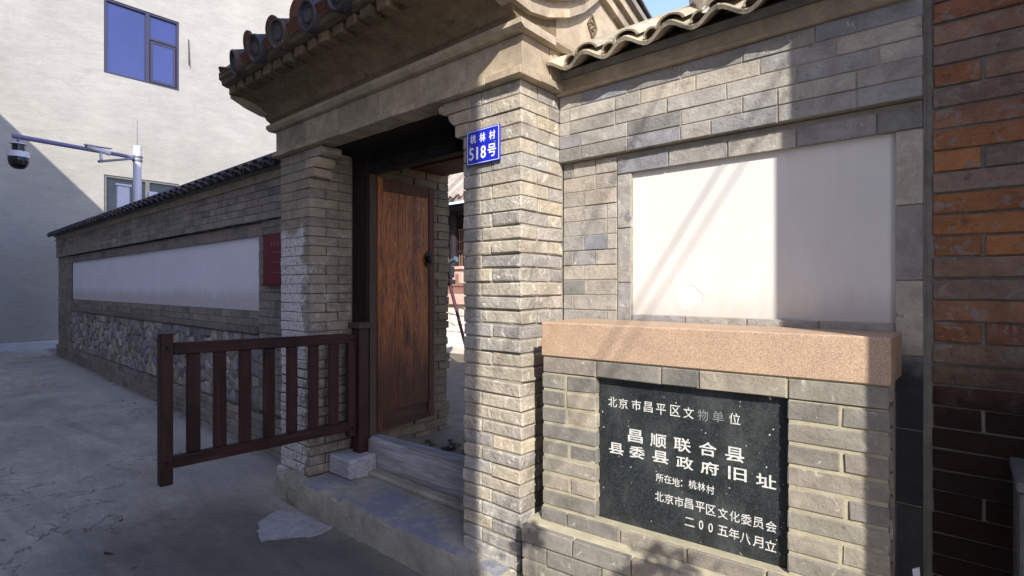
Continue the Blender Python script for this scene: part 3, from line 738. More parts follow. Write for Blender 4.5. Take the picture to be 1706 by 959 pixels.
rough_slab('stone_slab', -3.62, -3.306, 1.725, 2.12, -.05, .17, M['step'], step, 8, .012)
fb = thing('footing', (-3.55, 1.9, 0), 'low worn brick footing under the left gate pillar', 'footing')
for r in range(2):
    for (a, c) in ((-3.765, -3.55), (-3.545, -3.34)): piece(a - .006 * r, c + .004, 1.80 - .006 * r, 2.14, .104 - r * .068, .168 - r * .068, M['old_brick'], fb, 2)
for o_ in (): pass
sb_ = MB().box(-3.30, -3.045, 1.935, 2.148, .183, .315)
sb_.build('stone_block', M['grey_wood'], None, bevel=.012, jit=.006)
tag(bpy.data.objects['stone_block'], 'grey timber block under the fence post at the left end of the threshold', 'block')

# ------------------------------------------------------------------ long garden wall (left) and courtyard wall (right)
lipY = 1.988
def wall_cap(parent, x0, x1, mt, white=True):
    period = .188; n = int((x1 - x0) / period + .5); period = (x1 - x0) / n
    sl = math.atan2(.17, .30); bed = MB().prism([(2.092, 2.452), (2.085, 2.482), (2.33, 2.64), (2.616, 2.475), (2.61, 2.452)], 'x', x0, x1).build('cap', M['mortar_grey'], parent)
    def wave(amp, th, L):
        key = ('wave', x0, mt.name)
        if key in CACHE: return CACHE[key]
        b = MB(); n_ = 12; vs = []
        for yy in (0, L):
            for sgn in (0, 1):
                for q in range(n_ + 1):
                    u = q / n_ - .5; vs.append((u * period * .997, yy, -amp * math.cos(2 * math.pi * u) + sgn * th))
        m_ = n_ + 1; fs = []
        for q in range(n_):
            fs += [(q, q + 1, 2 * m_ + q + 1, 2 * m_ + q), (m_ + q, 3 * m_ + q, 3 * m_ + q + 1, m_ + q + 1), (q, m_ + q, m_ + q + 1, q + 1), (2 * m_ + q, 2 * m_ + q + 1, 3 * m_ + q + 1, 3 * m_ + q)]
        fs += [(0, 2 * m_, 3 * m_, m_), (n_, m_ + n_, 3 * m_ + n_, 2 * m_ + n_)]
        b.add(vs, fs); me = bpy.data.meshes.new('pan_tile'); me.from_pydata(b.v, [], b.f); bm = bmesh.new(); bm.from_mesh(me); bmesh.ops.recalc_face_normals(bm, faces=bm.faces); bm.to_mesh(me); bm.free()
        for q in me.polygons: q.use_smooth = True
        me.set_sharp_from_angle(angle=R(50)); me.materials.append(mt); CACHE[key] = me; return me
    p = wave(.0225, .0165, .34); cv = arc_mesh('cover_tile', .060, .011, .30, True, mt, 5, 8); cv2 = arc_mesh('cover_tile', .034, .008, .30, True, mt, 5, 7)
    for i in range(n):
        cx = x0 + (i + .5) * period; dz = random.uniform(-.003, .003); rz = random.uniform(-.015, .015)
        put(p, 'pan_tile', (cx, lipY + random.uniform(-.004, .004), 2.459 + dz), (sl, 0, rz), bed)
        put(p, 'pan_tile', (cx, 2.645, 2.459 + dz), (sl, 0, R(180) + rz), bed)
        if i < n - 1:
            cx += period / 2
            put(cv, 'cover_tile', (cx + .006, lipY + .004, 2.492 + dz), (sl, random.uniform(-.05, .05), rz), bed, (1, 1, .62))
            put(cv2, 'cover_tile', (cx - .078, lipY + .006, 2.476 + dz), (sl, R(-24), rz), bed, (1, 1, .8))
            if white and i % 2:
                MB().tube((cx - .052, lipY + .0, 2.498), (cx - .05, lipY + .05, 2.512), .013, .016, 7).build('lime_daub', M['white_mortar'], bed, jit=.004, smooth=True)
    MB().tube((x0, 2.33, 2.665), (x1, 2.33, 2.665), .055, .055, 12).build('ridge', mt, bed, smooth=True)
    return bed

def wall(name, x0, x1, px0, px1, pz0, pz1, label, mb, mc, pm, near):
    t = thing(name, ((x0 + x1) / 2, 2.3, 0), label, 'wall')
    MB().box(x0 + .012, x1 - .012, WY + .055, 2.516, -.1, 2.452).build('core', mc, t)
    # fascia and moulding under the tiles
    MB().box(x0, x1, 2.105, WY + .05, 2.392, 2.4515).build('fascia', M['dressed'], t)
    MB().prism([(2.094, 2.376), (2.082, 2.384), (2.086, 2.3915), (WY + .05, 2.3915), (WY + .05, 2.376)], 'x', x0, x1).build('moulding', M['dressed'], t)
    return t
# ---- right wall
RX0, RX1 = -1.497, -.093
PNL = (-1.125, -.1687, 1.333, 1.963)
rw = wall('courtyard_wall', RX0, RX1, *PNL, 'sunlit grey brick wall with a square white panel and wavy tile cap right of the gate', M['wall_brick'], M['mortar'], M['panel'], True)
nb_ = courses(rw, RX0, RX1, 2.056, 2.3755, .0705, 2.112, .1, M['wall_brick'], .245, .0045, 0)
courses(rw, RX0, -1.199, .0, 2.052, .0705, WY, .1, M['wall_brick'], .245, .0045, 0)
bed = lambda a, c, z0, z1, yy=WY + .003: MB().box(a, c, yy, WY + .06, z0, z1).build('mortar_bed', M['mortar'], rw)
bed(RX0 + .002, RX1 - .004, 2.058, 2.375, 2.1150); bed(RX0 + .002, -1.128, -.05, 2.055); bed(-1.1275, -.167, 1.967, 2.0545); bed(-.1665, -.0985, -.05, 2.054); bed(-1.1275, -.167, .8, 1.3305)
MB().box(PNL[0] - .004, PNL[1] + .004, WY + .020, WY + .06, PNL[2] - .01, PNL[3] + .006).build('panel', M['panel'], rw)
x = -1.197
while x < PNL[1] + .06:     # header strip over the panel, upright strips beside it
    e = min(x + .245, -.096); e = -.096 if -.096 - e < .05 else e
    piece(x + .002, e - .002, WY - .004, WY + .08, 1.9655, 2.036, M['wall_brick'], rw, 0); x = e
    if e == -.096: break
for (a, c) in ((-1.196, -1.127), (-.166, -.096)):
    z = 1.9635
    for l in (.245, .245, .245, .24, .245, .245, .245, .22):
        piece(a, c, WY - .003, WY + .08, z - l + .002, z - .002, M['wall_brick'], rw, 0); z -= l
x = -1.125
while x < -.17:
    e = min(x + .245, -.168); piece(x + .002, e - .002, WY - .002, WY + .08, 1.264, 1.3315, M['wall_brick'], rw, 0); x = e
courses(rw, -1.125, -.168, .84, 1.262, .0705, WY, .1, M['wall_brick'], .245, .006, 0)
wall_cap(rw, -1.468, -.10, M['tile'])
# lump of white mortar with a round tile on the wall top
lump = MB()
for (x, y, z, r) in ((-.905, 2.16, 2.60, .05), (-.86, 2.18, 2.62, .055), (-.94, 2.2, 2.59, .035), (-.80, 2.2, 2.605, .035), (-.76, 2.22, 2.6, .03)):
    x += .09; z += .045
    for (a, c, r0, r1) in ((-1, -.5, .25, .85), (-.5, .1, .85, 1), (.1, .6, 1, .8), (.6, 1, .8, .2)):
        lump.tube((x, y, z + a * r), (x, y, z + c * r), r * r0, r * r1, 9)
lp = lump.build('white_mortar_lump', M['white_mortar'], rw, jit=.006, smooth=True)
MB().tube((-.80, 2.07, 2.655), (-.80, 2.16, 2.665), .036, .038, 14).build('round_tile_end', M['white_mortar'], rw, smooth=True)

# ---- left wall
WX0, WX1 = -13.7, -3.76
lw = wall('garden_wall', WX0, WX1, 0, 0, 0, 0, 'long grey brick garden wall with a lilac white panel above rubble stonework, left of the gate', M['left_brick'], M['mortar_dark'], M['panel_left'], False)
courses(lw, -6.6, WX1, 2.046, 2.3755, .066, 2.112, .1, M['left_brick'], .245, .004, 0)
joined_courses('brickwork', lw, WX0, -6.602, 2.046, 2.3755, .066, 2.112, .1, M['left_brick'], gap=.004)
bed = lambda a, c, z0, z1, yy=WY + .0045: MB().box(a, c, yy, WY + .06, z0, z1).build('mortar_bed', M['mortar_dark'], lw)
bed(WX0 + .003, WX1, 2.048, 2.375, 2.116); bed(WX0 + .003, -12.505, -.05, 2.045); bed(-12.5, -4.836, 1.92, 2.045); bed(-4.8355, WX1, -.05, 2.044); bed(-12.5, -4.836, 1.03, 1.2365); bed(WX0 + .003, WX1, -.05, .325, WY - .026)
MB().box(-12.5, -4.84, WY + .004, WY + .06, .325, 1.03).build('mortar_bed', M['mortar_grey'], lw)
MB().box(-12.504, -4.836, WY + .02, WY + .06, 1.238, 1.918).build('panel', M['panel_left'], lw)
x = -12.6
while x < -4.80:
    e = min(x + .36, -4.77); piece(x + .0015, e - .0015, WY - .004, WY + .08, 1.916, 2.026, M['dressed_left'], lw, 0, 'frame_stone', .001, 2); x = e
    if e >= -4.771: break
courses(lw, -4.834, WX1, 1.05, 1.914, .0705, WY, .1, M['left_brick'], .245, .005, 0)
courses(lw, -4.768, WX1, 1.916, 2.045, .065, WY, .1, M['left_brick'], .245, .005, 0)
courses(lw, -4.834, WX1, .35, 1.045, .0705, WY, .1, M['left_brick'], .245, .005, 1)
joined_courses('brickwork', lw, WX0, -12.506, .10, 2.045, .07, WY, .1, M['left_brick'], gap=.004)
courses(lw, -8.2, -4.836, 1.095, 1.236, .0705, WY, .1, M['left_brick'], .2, .005, 0)
joined_courses('brickwork', lw, -12.504, -8.2, 1.095, 1.236, .0705, WY, .1, M['left_brick'], gap=.005)
x = -12.504
while x < -4.84:
    e = min(x + .5, -4.836); piece(x + .001, e - .001, WY - .030, WY + .08, 1.035, 1.093, M['dressed_left'], lw, 0, 'ledge_stone', .001, 2); x = e
    if e >= -4.837: break
courses(lw, -8.0, WX1, -.02, .328, .0695, WY - .03, .12, M['left_brick'], .245, .005, 1)
joined_courses('brickwork', lw, WX0, -8.002, -.02, .328, .0695, WY - .03, .12, M['left_brick'], gap=.005)
wall_cap(lw, -13.78, -3.79, M['tile_dark'], False)
# rubble: Voronoi cells, each stone a faceted cushion
def rubble(parent, x0, x1, z0, z1, y, cw, chh, m, name='stone'):
    sites = []; nxr = int((x1 - x0) / cw); nzr = max(1, int(round((z1 - z0) / chh)))
    for i in range(nxr):
        for j in range(nzr):
            sites.append((x0 + (i + .5 + random.uniform(-.42, .42)) * (x1 - x0) / nxr, z0 + (j + .5 + random.uniform(-.42, .42)) * (z1 - z0) / nzr))
    for k, (sx, sz) in enumerate(sites):
        poly = [(x0, z0), (x1, z0), (x1, z1), (x0, z1)]
        for q, (ox, oz) in enumerate(sites):
            if q == k or abs(ox - sx) > 3 * cw: continue
            mx, mz = (sx + ox) / 2, (sz + oz) / 2; nx_, nz_ = ox - sx, oz - sz; out = []
            for i in range(len(poly)):
                a = poly[i]; c = poly[(i + 1) % len(poly)]
                da = (a[0] - mx) * nx_ + (a[1] - mz) * nz_; dc = (c[0] - mx) * nx_ + (c[1] - mz) * nz_
                if da <= 0: out.append(a)
                if (da < 0) != (dc < 0) and da != dc:
                    t = da / (da - dc); out.append((a[0] + (c[0] - a[0]) * t, a[1] + (c[1] - a[1]) * t))
            poly = out
            if len(poly) < 3: break
        if len(poly) < 3: continue
        cx = sum(p[0] for p in poly) / len(poly); cz = sum(p[1] for p in poly) / len(poly); n = len(poly)
        h = random.uniform(.015, .04); b = MB(); ring = []
        for (f, d) in ((.93, .02), (.90, -.3 * h), (.62, -.95 * h)):
            ring += [(cx + (p[0] - cx) * f * random.uniform(.95, 1.02), y + d, cz + (p[1] - cz) * f * random.uniform(.95, 1.02)) for p in poly]
        ring.append((cx + random.uniform(-.01, .01), y - h, cz))
        fs = [(r * n + i, r * n + (i + 1) % n, (r + 1) * n + (i + 1) % n, (r + 1) * n + i) for r in range(2) for i in range(n)]
        fs += [(2 * n + i, 2 * n + (i + 1) % n, 3 * n) for i in range(n)] + [tuple(range(n - 1, -1, -1))]
        b.add(ring, fs).build(name, m, parent)
rubble(lw, -12.50, -4.84, .332, 1.03, WY + .012, .155, .125, M['rubble'])

# ------------------------------------------------------------------ neighbouring red brick building (right)
rb = thing('red_brick_house', (.5, 2.2, 0), 'mottled red brick house wall at the right edge, beside the white panel wall', 'building')
MB().box(-.088, 1.16, 2.1575, 2.6, -.1, 3.6).build('wall', M['mortar_grey'], rb)
MB().box(-.0955, -.0885, 2.152, 2.6, -.1, 3.6).build('joint_strip', M['mortar_grey'], rb)
zr = 0.0
for r in range(50):
    z0 = zr + r * .0672; x = -.074 - (.0 if r % 2 else 0); hd = (r % 4 == 3)
    L = .123 if hd else .245
    while x < .62:
        e = min(x + L * (1 if x > -.07 or r % 2 else .9), .62)
        if r > 35 and x > .3: e = .62
        if e - x > .03: piece(x + .0035, e - .0035, 2.150 + random.uniform(-.003, .0015), 2.25, z0 + .003, z0 + .0642, M['red_brick'], rb, 1, 'brick', .002)
        x = e
joined_courses('brickwork', rb, .622, .856, 0, 3.36, .0672, 2.15, .1, M['red_brick'], gap=.01)
# return wall of the house that reaches forward and throws the sharp shadow
MB().box(.858, 1.16, .9505, 2.149, -.1, 3.6).build('side_wall', M['mortar_grey'], rb)
joined_courses('brickwork', rb, .862, 1.16, 0, 3.6, .0672, .947, .1, M['red_brick'], gap=.01)
joined_courses('brickwork', rb, 1.05, 2.14, 0, 3.6, .0672, .856, .1, M['red_brick'], gap=.01, axis='y')
MB().box(-.0, 1.25, 2.05, 2.7, 3.6, 3.7).build('roof_slab', M['mortar_grey'], rb)
MB().box(.85, 1.25, .93, 2.049, 3.602, 3.7).build('roof_slab', M['mortar_grey'], rb)
cb = thing('added_corner_box', (.4, 2.0, 0), 'made-up grey metal box added to darken the corner before the red brick wall', 'cabinet')  # mostly unseen box, added to cut sky light in the corner
MB().box(.112, .60, 1.86, 2.12, .02, .93).build('body', M['cabinet'], cb, bevel=.006)
MB().box(.105, .61, 1.85, 2.13, .93, .955).build('added_box_lid', M['cabinet'], cb, bevel=.004)
MB().box(.14, .58, 1.852, 1.860, .06, .90).build('door', M['cabinet'], cb, bevel=.002)  # front plate of the added corner box
o = MB().prism([(-.118, .578), (-.100, .590), (-.098, .560), (-.116, .558)], 'y', 2.05, 2.052).build('paper_scrap', M['sign_white'])
tag(o, 'tiny white paper scrap caught in the dark gap right of the memorial', 'litter')
pp = MB().tube((-.125, 2.07, 0), (-.125, 2.07, .54), .007, .007, 8).build('thin_pipe', M['steel'], smooth=True)
tag(pp, 'thin grey pipe standing in the dark gap right of the memorial', 'pipe')
# ------------------------------------------------------------------ memorial
MX0, MX1, MY = -1.364, -.156, 1.80      # laid out square to the pivot, then the whole memorial is turned 4.5 degrees
mem = thing('brick_memorial', (MX0, MY, 0), 'low grey brick memorial topped by a pink granite slab, holding a black inscribed plaque', 'memorial')
mbk = M['memorial_brick']; ml = M['mortar_light']
bk = lambda x: MY + (.34 - (x - MX0) * .0785)      # back of the body where it meets the wall
def slabpoly(x0, x1, yf, flare): return [(x0, yf), (x1, yf), (x1 + flare, bk(x1) - .002), (x0, bk(x0) - .002)]
MB().prism(slabpoly(MX0 + .008, MX1 - .008, MY + .07, .02), 'z', -.05, 1.156).build('core', ml, mem)
MB().box(MX0 + .005, -1.116, MY + .0045, MY + .10, .527, 1.0895).build('mortar_bed', ml, mem)
MB().box(-.4225, MX1 - .005, MY + .0045, MY + .10, .527, 1.0895).build('mortar_bed', ml, mem)
MB().box(MX0 + .005, MX1 - .005, MY + .0055, MY + .10, 1.0925, 1.159).build('mortar_bed', ml, mem)
MB().prism([(MY - .012, .30), (MY - .004, .5262), (MY + .10, .5262), (MY + .10, .30)], 'x', MX0 + .005, MX1 - .005).build('mortar_bed', ml, mem)
xs_ = [MX0, -1.1114, -.9, -.842, -.7078, -.4277, MX1]
xs_ = [MX0, -1.1114, -.8466, -.7078, -.4277, MX1]
for a, c in zip(xs_[:-1], xs_[1:]): piece(a + .003, c - .003, MY - .002, MY + .1, 1.093, 1.1575, mbk, mem, 1)
zt = 1.090; nr_ = 8; hh = (zt - .527) / nr_
for r in range(nr_):
    z1 = zt - r * hh; z0 = z1 - hh
    for (a, c, full) in ((MX0, -1.112, r in (3, 5, 7)), (-.4265, MX1, r % 2 == 1)):
        m_ = -1.2393 if a == MX0 else -.2745
        cuts = [a, c] if full else [a, m_ + random.uniform(-.012, .012), c]
        for p, q in zip(cuts[:-1], cuts[1:]):
            piece(p + (.0045 if p > a else 0), q - (.0045 if q < c else 0), MY + random.uniform(-.003, .002), MY + .1, z0 + .0048, z1 - .0048, mbk, mem, 1)
    piece(MX1 - .1, MX1 + .006, MY + .104, MY + .232, z0 + .0045, z1 - .0045, mbk, mem, 1, tilt=.002)
piece(MX1 - .1, MX1 + .006, MY + .104, MY + .232, 1.093, 1.1575, mbk, mem, 1)
x = MX0
for l in (.125, .235, .255, .26, .25, 1):
    e = min(x + l, MX1)
    if e - x > .03: piece(x + .004, e - .004, MY - .014, MY + .1, .466, .5225, mbk, mem, 1)
    x = e
# wider base
BX0, BX1, BY = -1.419, -.13, MY - .08
MB().prism([(BY + .010, -.05), (BY + .010, .448), (BY + .03, .458), (MY - .012, .468), (MY + .12, .468), (MY + .12, -.05)], 'x', BX0 + .008, BX1 - .008).build('base', ml, mem)
for r in range(6):
    z1 = .457 - r * .0735; x = BX0 - (.12 if r % 2 else 0)
    while x < BX1:
        e = x + .245; a = max(x, BX0); c = min(e, BX1)
        if c - a > .04: piece(a + .004, c - .004, BY + random.uniform(-.003, .003), BY + .11, z1 - .067, z1, mbk, mem, 1)
        x = e
MB().prism(slabpoly(MX0 - .003, MX1 + .001, MY - .006, .028), 'z', 1.1602, 1.3045).build('granite_slab', M['granite'], mem, bevel=.005)
# plaque
pq = MB().box(-1.125, -.413, MY + .034, MY + .052, .520, 1.094).build('plaque', M['plaque'], mem)
PY = MY + .034
rows = [
  ('北京市昌平区文物单位', [(-1.0543, 0.996), (-1.0091, 0.9951), (-0.9546, 0.9964), (-0.9068, 0.9953), (-0.857, 0.9931), (-0.8031, 0.9949), (-0.754, 0.9939), (-0.7033, 0.9926), (-0.6506, 0.9948), (-0.5953, 0.9954)], 0.037, 0.04, 0),
  ('昌顺联合县', [(-0.9589, 0.8759), (-0.8677, 0.8733), (-0.7772, 0.8732), (-0.6863, 0.8739), (-0.5953, 0.8718)], 0.062, 0.05, 0.010),
  ('县委县政府旧址', [(-1.0388, 0.8132), (-0.952, 0.8139), (-0.8595, 0.8133), (-0.7679, 0.8088), (-0.6796, 0.8071), (-0.5863, 0.806), (-0.4956, 0.8013)], 0.062, 0.045, 0.010),
  ('所在地：桃林村', [(-0.8619, 0.7346), (-0.8311, 0.7356), (-0.8008, 0.7319), (-0.7795, 0.7325), (-0.7395, 0.7359), (-0.7085, 0.735), (-0.6774, 0.7313)], 0.028, 0.031, 0),
  ('北京市昌平区文化委员会', [(-0.8636, 0.664), (-0.827, 0.663), (-0.7889, 0.6625), (-0.7525, 0.6635), (-0.713, 0.6615), (-0.6752, 0.6594), (-0.6341, 0.6577), (-0.5953, 0.6563), (-0.5575, 0.6558), (-0.5193, 0.6549), (-0.4801, 0.6524)], 0.033, 0.036, 0),
  ('二00五年八月立', [(-0.7502, 0.5976), (-0.7093, 0.5976), (-0.676, 0.5966), (-0.6341, 0.5966), (-0.5974, 0.5955), (-0.5609, 0.5909), (-0.5206, 0.5899), (-0.4813, 0.5882)], 0.034, 0.036, 0),
]
for s_, pos, cw, chh, bold in rows:
    for c, (x, z) in zip(s_, pos):
        mm = M['letter_faded'] if c in '物单' else M['letter']
        text_part('character', [(c, x, z, (.015 if c == '0' else cw), chh * (.9 if c == '0' else 1))], PY, mm, pq, bold=bold)
mem.rotation_euler.z = R(4.5)

# ------------------------------------------------------------------ house number sign
sg = thing('house_number_sign', (-1.72, 1.815, 2.12), 'blue enamel house number sign 518 on the sunlit gate pillar', 'sign')
pl = MB().box(-1.828, -1.612, 1.806, 1.813, 2.037, 2.203).build('plate', M['sign_blue'], sg, bevel=.001)
bd = MB()
for (a, c, z0, z1) in ((-1.822, -1.618, 2.196, 2.1985), (-1.822, -1.618, 2.0415, 2.044), (-1.822, -1.8195, 2.044, 2.196), (-1.6205, -1.618, 2.044, 2.196)): bd.box(a, c, 1.8045, 1.8062, z0, z1)
bd.build('border_line', M['sign_white'], pl)
for ch, cx in (('桃', -1.783), ('林', -1.722), ('村', -1.660)): text_part('character', [(ch, cx, 2.160, .038, .042)], 1.806, M['sign_white'], pl, bold=.012)
for ch, cx, cw_ in (('5', -1.795, .030), ('1', -1.757, .0115), ('8', -1.717, .033), ('号', -1.662, .052)): text_part('character', [(ch, cx, 2.090, cw_, .060)], 1.806, M['sign_white'], pl, bold=(.006 if ch == '1' else .014))
for (x, z) in ((-1.80, 2.128), (-1.644, 2.126)):
    MB().tube((x, 1.806, z), (x, 1.801, z), .006, .005, 10).build('screw', M['steel'], sg, smooth=True)
# ------------------------------------------------------------------ red plaque on the left wall
rp = thing('red_plaque', (-4.3, 2.1, 1.7), 'dark red notice plaque on the garden wall beside the left gate pillar', 'sign')
MB().box(-4.66, -4.02, 2.105, 2.135, 1.475, 1.915).build('board', M['sign_red'], rp, bevel=.003)
MB().box(-4.68, -4.00, 2.10, 2.138, 1.462, 1.474).build('lower_trim', M['sign_red'], rp)
bl = MB()
for i in range(7):
    x = -4.52 + i * .065; bl.box(x, x + .038, 2.1035, 2.1052, 1.80, 1.845)
for i in range(3): bl.box(-4.50, -4.12, 2.1035, 2.1052, 1.745 - i * .085, 1.753 - i * .085)
bl.build('raised_lettering', M['sign_red_text'], rp)
for (x, z) in ((-4.64, 1.49), (-4.64, 1.90)): MB().tube((x, 2.107, z), (x, 2.099, z), .007, .006, 8).build('bolt', M['iron'], rp)
# ------------------------------------------------------------------ swung-open wooden gate leaf
gl = thing('wooden_gate_leaf', (-3.17, 2.05, .31), 'dark brown slatted wooden gate leaf swung out into the alley', 'gate')
def gx(y): return -3.165 - (2.07 - y) * .0 
def sag(y): return (y - .92) * -.022
bx_ = lambda y0, y1, z0, z1, w=.030: MB().prism([(y0, z0 + sag(y0)), (y1, z0 + sag(y1)), (y1, z1 + sag(y1)), (y0, z1 + sag(y0))], 'x', -3.168 - w / 2, -3.168 + w / 2)
bx_(.895, .955, .420, 1.212, .052).build('stile', M['gate_wood'], gl, bevel=.004)
bx_(1.995, 2.052, .462, 1.155, .046).build('stile', M['gate_wood'], gl, bevel=.004)
bx_(.956, 1.994, 1.098, 1.162, .044).build('rail', M['gate_wood_y'], gl, bevel=.004)
bx_(.956, 1.994, .503, .566, .044).build('rail', M['gate_wood_y'], gl, bevel=.004)
a_ = math.atan(750 / 880)
for px in (322, 366, 408, 448, 486, 522, 556):
    t = (px - 853) / 880; y = -3.168 / (-math.sin(a_) + t * math.cos(a_)) * (math.cos(a_) + t * math.sin(a_))
    bx_(y - .033, y + .033, .567, 1.097, .024).build('slat', M['gate_wood'], gl, bevel=.003)
for y_, z_ in ((.925, 1.135), (.925, .54), (2.02, 1.10), (2.02, .50)):
    MB().tube((-3.138, y_, z_), (-3.134 + .006, y_, z_), .009, .007, 8).build('bolt', M['iron'], gl)
gp = thing('gate_post', (-3.17, 2.1, .31), 'short dark wooden gate post with flat cap standing before the door jamb', 'post')
MB().box(-3.205, -3.125, 2.062, 2.138, .316, 1.172).build('post', M['gate_wood'], gp, bevel=.004)
MB().box(-3.225, -3.085, 2.035, 2.143, 1.173, 1.21).build('cap', M['jamb_brown'], gp, bevel=.004)
for z in (.55, 1.05): MB().box(-3.20, -3.15, 2.0525, 2.0615, z, z + .06).build('hinge', M['iron'], gp)

# weeds behind the threshold
wd = thing('weed_tuft', (-2.62, 2.6, .30), 'small green weed growing behind the wooden threshold', 'weed')
for i in range(16):
    a = random.uniform(0, 6.28); r = random.uniform(.03, .09); h = random.uniform(.02, .13); x, y = -2.62 + random.uniform(-.03, .03), 2.62 + random.uniform(-.03, .03)
    px, py = -math.sin(a) * .008, math.cos(a) * .008
    MB().add([(x - px, y - py, .30), (x + px, y + py, .30), (x + math.cos(a) * r * .6 + px, y + math.sin(a) * r * .6 + py, .30 + h), (x + math.cos(a) * r * .6 - px, y + math.sin(a) * r * .6 - py, .30 + h), (x + math.cos(a) * r, y + math.sin(a) * r, .30 + h * .8)],
             [(0, 1, 2, 3), (3, 2, 4)]).build('leaf', M['green'], wd, recalc=False)
lv = thing('broken_brick_heap', (-2.95, 2.55, .30), 'broken brick bits on the ground under the open door', 'rubble')
for i in range(14):
    x = -3.1 + random.uniform(0, .45); y = 2.3 + random.uniform(0, .4); s = random.uniform(.02, .05)
    piece(x, x + s * 1.6, y, y + s, .30, .30 + s * .7, M['mortar_dark'], lv, 1, 'brick_bit', .4)

# ------------------------------------------------------------------ cream building at the end of the alley
BX = -14.6
cbz = thing('cream_building', (BX - 3, 5, 0), 'tall cream plastered building with blue windows at the end of the alley', 'building')
def holed(name, x, y0, y1, z0, z1, holes, m, parent, th=.3):
    b = MB(); ysx = sorted({y0, y1} | {h[0] for h in holes} | {h[1] for h in holes}); zsx = sorted({z0, z1} | {h[2] for h in holes} | {h[3] for h in holes})
    for a, c in zip(ysx[:-1], ysx[1:]):
        for e, f in zip(zsx[:-1], zsx[1:]):
            if any(h[0] <= a and c <= h[1] and h[2] <= e and f <= h[3] for h in holes): continue
            b.add([(x, a, e), (x, c, e), (x, c, f), (x, a, f)], [(0, 1, 2, 3)])
    for h in holes:
        q = [(h[0], h[2]), (h[1], h[2]), (h[1], h[3]), (h[0], h[3])]
        for i in range(4):
            p, r = q[i], q[(i + 1) % 4]; b.add([(x, *p), (x, *r), (x - th, *r), (x - th, *p)], [(0, 1, 2, 3)])
    return b.build(name, m, parent, recalc=False)
wins = [(3.07, 4.56, 6.265, 7.95), (3.07, 4.56, 2.35, 3.985), (6.4, 7.9, 6.265, 7.95), (6.4, 7.9, 2.35, 3.985), (-1.2, .3, 6.265, 7.95)]
holed('wall', BX, -3.0, 11.5, -.1, 13.5, wins, M['plaster'], cbz)
MB().box(BX - 7, BX - .31, -3.0, 11.5, -.1, 13.5).build('inner_mass', M['plaster'], cbz)
MB().box(BX - 7.2, BX + .15, -3.2, 11.7, 13.5, 13.8).build('parapet', M['plaster_plain'], cbz)
MB().box(BX, BX + .02, 1.62, 1.95, .25, 13.4).build('plaster_strip', M['plaster_plain'], cbz)
bpy.data.objects.remove(bpy.data.objects['plaster_strip'])
MB().box(BX + .0005, BX + .12, -3.0, 3.4, .10, .335).build('kerb', M['kerb_white'], cbz, bevel=.01)
def win(y0, y1, z0, z1, upper, gl_m):
    f = MB(); d0, d1 = BX - .10, BX - .02; t = .05
    f.box(d0, d1, y0, y1, z0, z0 + t).box(d0, d1, y0, y1, z1 - t, z1).box(d0, d1, y0, y0 + t, z0 + t, z1 - t).box(d0, d1, y1 - t, y1, z0 + t, z1 - t)
    ym = y0 + (y1 - y0) * .56; f.box(d0, d1, ym - .04, ym + .04, z0 + t, z1 - t)
    W = f.build('window', M['window_frame'] if upper else M['cabinet'], cbz)
    MB().box(BX - .085, BX - .07, y0 + t, ym - .04, z0 + t, z1 - t).build('pane', gl_m, W)
    zt_ = z1 - (z1 - z0) * .36
    MB().box(BX - .085, BX - .07, ym + .04, y1 - t, zt_ + .03, z1 - t).build('pane', gl_m, W)
    MB().box(BX - .09, BX - .03, ym + .04, y1 - t, zt_ - .02, zt_ + .03).build('transom', M['window_frame'], W)
    s = MB(); yy0, yy1 = ym + .06, y1 - t - .02; q0, q1 = z0 + t + .02, zt_ - .04
    s.box(BX - .06, BX - .03, yy0, yy1, q0, q0 + .05).box(BX - .06, BX - .03, yy0, yy1, q1 - .05, q1).box(BX - .06, BX - .03, yy0, yy0 + .05, q0 + .05, q1 - .05).box(BX - .06, BX - .03, yy1 - .05, yy1, q0 + .05, q1 - .05)
    s.build('casement', M['window_frame'], W); MB().box(BX - .05, BX - .042, yy0 + .05, yy1 - .05, q0 + .05, q1 - .05).build('pane', gl_m, W)
    MB().box(BX - .25, BX - .24, y0, y1, z0, z1).build('curtain', M['cabinet'], W)
for i, q in enumerate(wins): win(*q, i in (0, 2, 4), M['glass'] if i in (0, 2, 4) else M['glass_pale'])
MB().tube((BX + .05, 4.76, 6.95), (BX + .02, 4.76, 7.6), .012, .008, 6).build('hook_rod', M['iron'], cbz)

# ------------------------------------------------------------------ camera pole
pole = thing('camera_pole', (-10.7, 2.71, 0), 'white steel pole behind the garden wall carrying the surveillance arms', 'pole')
MB().tube((-10.7, 2.71, 0), (-10.7, 2.71, 3.86), .068, .06, 20).build('pole', M['white_paint'], pole, smooth=True)
MB().tube((-10.7, 2.71, 3.86), (-10.7, 2.71, 4.30), .010, .006, 8).build('antenna', M['steel'], pole, smooth=True)
MB().tube((-10.7, 2.66, 3.66), (-10.7, 1.15, 3.70), .030, .036, 12).build('arm', M['violet_metal'], pole, smooth=True)
MB().tube((-10.68, 2.66, 3.64), (-10.05, 2.05, 3.38), .020, .020, 10).build('arm', M['steel'], pole, smooth=True)
for z in (3.60, 3.66): MB().tube((-10.7, 2.71, z), (-10.7, 2.71, z + .03), .078, .078, 18).build('clamp', M['steel'], pole, smooth=True)
MB().box(-10.66, -10.60, 2.40, 2.58, 2.75, 3.14).build('junction_box', M['white_paint'], pole, bevel=.01)
MB().box(-10.68, -10.58, 2.38, 2.60, 3.14, 3.17).build('box_lid', M['white_paint'], pole)
MB().box(-10.66, -10.58, 2.84, 2.98, 2.75, 3.10).build('junction_box', M['white_paint'], pole, bevel=.01)
dc = thing('dome_camera', (-10.7, 1.2, 3.3), 'white dome surveillance camera with dark bowl hanging from the long arm', 'camera')
